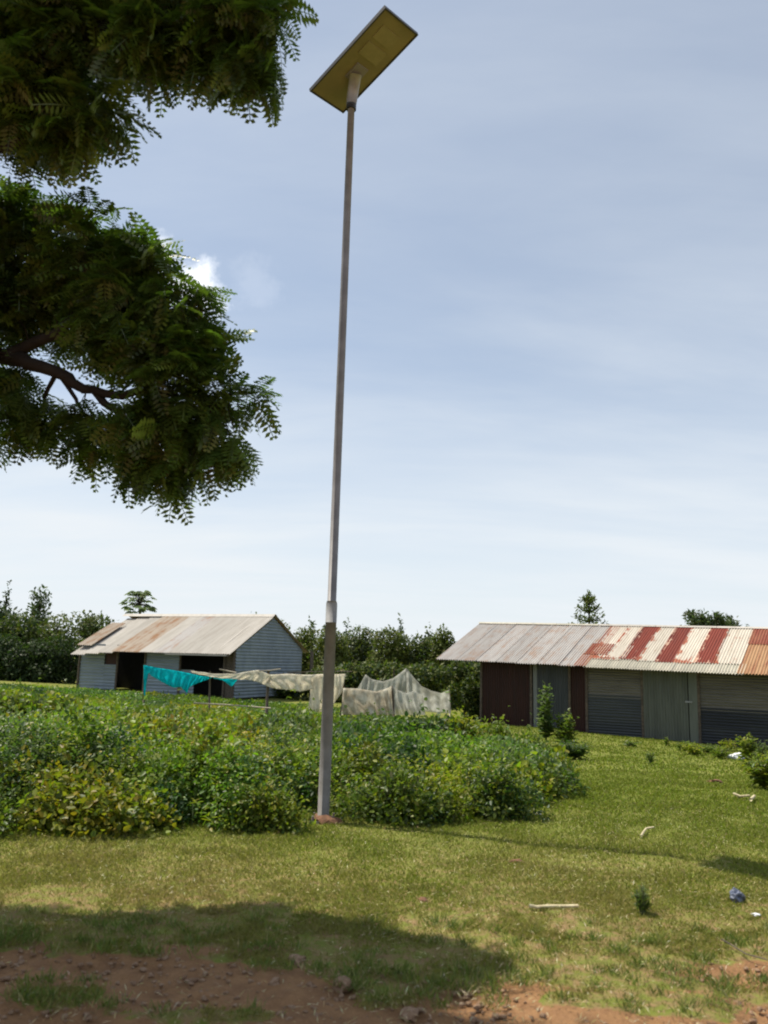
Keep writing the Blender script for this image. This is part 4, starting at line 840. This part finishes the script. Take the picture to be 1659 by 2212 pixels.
# ------------------------------------------------------------------ the near shade tree: pinnate fronds
def frond_mesh(seed, L=.235, pairs=8):
    r = np.random.default_rng(seed); V = []; Fq = []; tt = np.linspace(0, 1, 6); droop = r.uniform(.15, .5)
    def ax(t): return np.array([t*L, 0, -droop*L*t*t])
    for i in range(pairs):
        t = .12+.86*i/(pairs-1)
        for sgn in (-1, 1):
            l = L*(.30*math.sin(math.pi*(.18+.72*t))+.04)*r.uniform(.85, 1.1); b = ax(t); d = np.array([.38, sgn, -.25+r.normal(0, .12)]); d /= np.linalg.norm(d); wv = np.array([1, -sgn*.38, 0])*L*.050
            o = len(V); V += [b, b+d*l*.5+wv, b+d*l, b+d*l*.5-wv]; Fq.append((o, o+1, o+2, o+3))
    o = len(V)
    for t in tt: V += [ax(t)+np.array([0, .0025, 0]), ax(t)-np.array([0, .0025, 0])]
    for i in range(5): Fq.append((o+2*i, o+2*i+1, o+2*i+3, o+2*i+2))
    return np.array(V), np.array(Fq)
FR = [frond_mesh(s) for s in range(6)]
def blob(px, py, rpx, t, dens=1., dy=1.):
    c = aty(px, py, t); ax_ = -(RM.transposed() @ (c-Vector((0, 0, EYE)))).z; return (c, rpx/F*ax_, dens, dy)
BL = [blob(*b) for b in (
    (55, 520, 105, 5.9), (190, 545, 95, 5.7), (300, 580, 85, 5.6), (120, 650, 105, 6.0, .8), (265, 690, 105, 5.6), (375, 690, 75, 5.5), (380, 790, 85, 5.5), (430, 740, 50, 5.5), (270, 780, 55, 5.9, .7), (470, 850, 50, 5.6), (545, 850, 28, 5.6, .9),
    (60, 890, 50, 6.0, .8), (330, 900, 85, 5.7), (430, 930, 65, 5.6), (510, 960, 36, 5.6), (300, 975, 55, 5.9), (385, 1010, 48, 5.8), (220, 940, 55, 6.1), (5, 680, 75, 6.1, .75), (5, 950, 24, 6.1, .7), (410, 620, 35, 5.5, .8), (-90, 560, 120, 5.6), (-130, 740, 110, 5.6), (-230, 640, 140, 5.4),
    (40, 90, 120, 4.9), (170, 50, 110, 4.8), (90, 235, 100, 5.0), (185, 245, 62, 4.9), (300, 75, 80, 4.7), (395, 45, 70, 4.7), (500, 55, 70, 4.6), (570, 70, 48, 4.6), (565, 145, 36, 4.6), (510, 125, 45, 4.6), (605, 45, 24, 4.6), (455, 110, 45, 4.7), (150, 295, 38, 5.0), (50, 300, 48, 5.2), (262, 245, 20, 4.9, .8),
    (25, 830, 48, 6.1, .8), (100, 900, 45, 6.0, .8), (175, 900, 40, 5.9, .7), (-60, 180, 120, 5.0), (300, -90, 120, 4.7), (520, -80, 100, 4.6), (60, -120, 150, 4.9), (-200, 60, 160, 5.1), (-170, 330, 120, 5.3))]
for c in ((-3.9, 5.3, 4.7, .6), (-5.9, 5.7, 5.6, .7), (-3.7, 5.2, 6.6, .6), (-3.4, 5.7, 4.2, .4), (-5.2, 6.0, 6.8, .7)): BL.append((Vector(c[:3]), c[3], .7, 1.))
root = Vector((-5.3, 6.3, 0)); bt = empty('shade_tree', root, 'large feathery leaved shade tree reaching in from the left', 'tree')
wood = MB()
def limb(pts, r0, r1, n=8):
    q = [Vector(p)-root for p in pts]
    # wobble
    out = []
    for i in range(len(q)-1):
        for k in range(4): out.append(q[i].lerp(q[i+1], k/4)+Vector(rng.normal(0, .018, 3)))
    out.append(q[-1]); wood.tube(out, [r0+(r1-r0)*i/(len(out)-1) for i in range(len(out))], n)
tw = MB(); tw.tube([(0, 0, -.2), (.02, .03, .4), (-.05, 0, 1.3), (.05, -.05, 2.4), (.1, 0, 3.3)], [.30, .24, .21, .19, .17], 14); tw.build('trunk', M['bark'], bt, True)
fork = root+Vector((.1, 0, 3.2))
L1 = [fork, aty(-150, 720, 6.2), aty(20, 768, 6.0), aty(120, 800, 5.9), aty(200, 845, 5.9), aty(290, 930, 5.9)]; limb(L1, .095, .018)
L2 = [aty(20, 768, 6.0), aty(150, 700, 5.8), aty(280, 640, 5.7), aty(380, 640, 5.5)]; limb(L2, .05, .015)
L3 = [aty(200, 845, 5.9), aty(330, 850, 5.7), aty(450, 860, 5.6), aty(545, 850, 5.6)]; limb(L3, .035, .008)
L4 = [fork, aty(-200, 300, 5.3), aty(30, 160, 5.0), aty(200, 60, 4.8), aty(400, 20, 4.7), aty(600, 40, 4.6)]; limb(L4, .12, .015)
L5 = [aty(-200, 300, 5.3), aty(20, 330, 5.1), aty(150, 260, 4.9)]; limb(L5, .05, .015)
L6 = [aty(-150, 720, 6.2), aty(-60, 560, 6.0), aty(100, 520, 5.8), aty(240, 560, 5.7)]; limb(L6, .06, .012)
L7 = [fork, Vector((-4.4, 6.2, 4.6)), Vector((-5.0, 6.2, 6.6))]; limb(L7, .1, .02)
L8 = [aty(120, 800, 5.9), aty(90, 880, 6.2), aty(40, 930, 6.3)]; limb(L8, .02, .006)
L9 = [aty(120, 800, 5.9), aty(170, 870, 6.0), aty(225, 950, 6.1)]; limb(L9, .022, .006)
limbs = [L1, L2, L3, L4, L5, L6, L7, L8, L9]
LP = np.array([tuple(a.lerp(b, k/6)) for Lm in limbs for a, b in zip(Lm[:-1], Lm[1:]) for k in range(7)])
NEARC = [(0.07, 0.118, 0.02), (0.095, 0.148, 0.024), (0.048, 0.085, 0.018), (0.125, 0.17, 0.034)]
fv = []; ff = []; fc = []; o = 0; vis = []; twigs = MB(); nfr = 0
for (c, r, dens, dy) in BL:
    nt_ = int(80*dens*(r/.35)**2); c = np.array(tuple(c))
    # the twig tips: in the shell of a lumpy ball, hanging a little
    u = unit(nt_); k = (.42+1.0*fbm(u[:, 0]*2+c[0]*7+u[:, 2]*1.5, u[:, 1]*2+c[2]*5, 19)).clip(.3, 1.12)*(1-.6*rng.random(nt_)**1.7); T = c+u*r*k[:, None]
    for tip, uu in zip(T, u):
        dmin = np.argmin(((LP-tip)**2).sum(1)+np.maximum(0, LP[:, 2]-tip[2])*.1); b = LP[dmin]
        if rng.random() < .22: md = (b+tip)/2+np.array([0, 0, .06])+rng.normal(0, .03, 3); twigs.tube([Vector(b)-root, Vector(md)-root, Vector(tip)-root], [.007, .005, .003], 3, False)
        if dens < .75: nf = 4
        else: nf = 5
        base = tip-b; base = base/(np.linalg.norm(base)+1e-6)
        tone = rng.normal(1, .12)
        for j in range(nf):
            a = 6.28*j/nf+rng.random(); d = base*.55+np.array([math.cos(a), math.sin(a), -.45+rng.normal(0, .35)])*.9; d /= np.linalg.norm(d)
            s = rng.uniform(.7, 1.25); up = np.array([0, 0, 1.])+rng.normal(0, .35, 3); S = np.cross(up, d); S /= np.linalg.norm(S); U = np.cross(d, S)
            m = np.stack([d, S, U], 1)*s; col = np.array(NEARC[rng.integers(4)])*tone*rng.uniform(.85, 1.15)
            nfr += 1; Vv, Fv = FR[rng.integers(6)]
            vis.append((m, tip, int(rng.integers(6)), col, uu, r, c))
# 300 fronds that stand out most at the rim become leaves of their own, the rest one crown
def scr(p):
    q = RM.transposed() @ (Vector(p)-Vector((0, 0, EYE))); return CX+F*q.x/-q.z, CY-F*q.y/-q.z, -q.z
sc_ = []
for i, (m, tip, k, col, uu, r, c) in enumerate(vis):
    x, y, z = scr(tip)
    if 0 < x < 720 and 0 < y < 1130:
        g = x/600+abs(y-600)/2500-.12*z; sc_.append((g+rng.random()*.25, i))
sc_.sort(reverse=True); own = set(i for _, i in sc_[:300])
fmats = []
for k in range(6):
    for q in range(3):
        V0, F0 = FR[k]; cc = np.tile(np.array(NEARC[q])*1.0, (len(V0), 1)); fmats.append(np_mesh('leaf', V0, F0, M['leaf_tree'], cc))
for i, (m, tip, k, col, uu, r, c) in enumerate(vis):
    if i in own:
        mm = Matrix(m.tolist()).to_4x4(); mm.translation = Vector(tip)-root; ob = obj('leaf', fmats[k*3+int(rng.integers(3))], bt); ob.matrix_basis = mm; continue
    V0, F0 = FR[k]; vv = V0@m.T+tip-np.array(tuple(root)); fv.append(vv); ff.append(F0+o); fc.append(np.tile(col, (len(vv), 1))); o += len(vv)
cr = obj('crown', np_mesh('crown', np.concatenate(fv), np.concatenate(ff), M['leaf_tree'], np.clip(np.concatenate(fc), .004, .9)), bt); cr['kind'] = 'stuff'
wood.build('limb', M['bark'], bt, True); twigs.build('twigs', M['bark'], bt)['kind'] = 'stuff'
print('COUNTS undergrowth', NU, 'grass', NG, 'fronds', nfr, 'lumps', nlump)
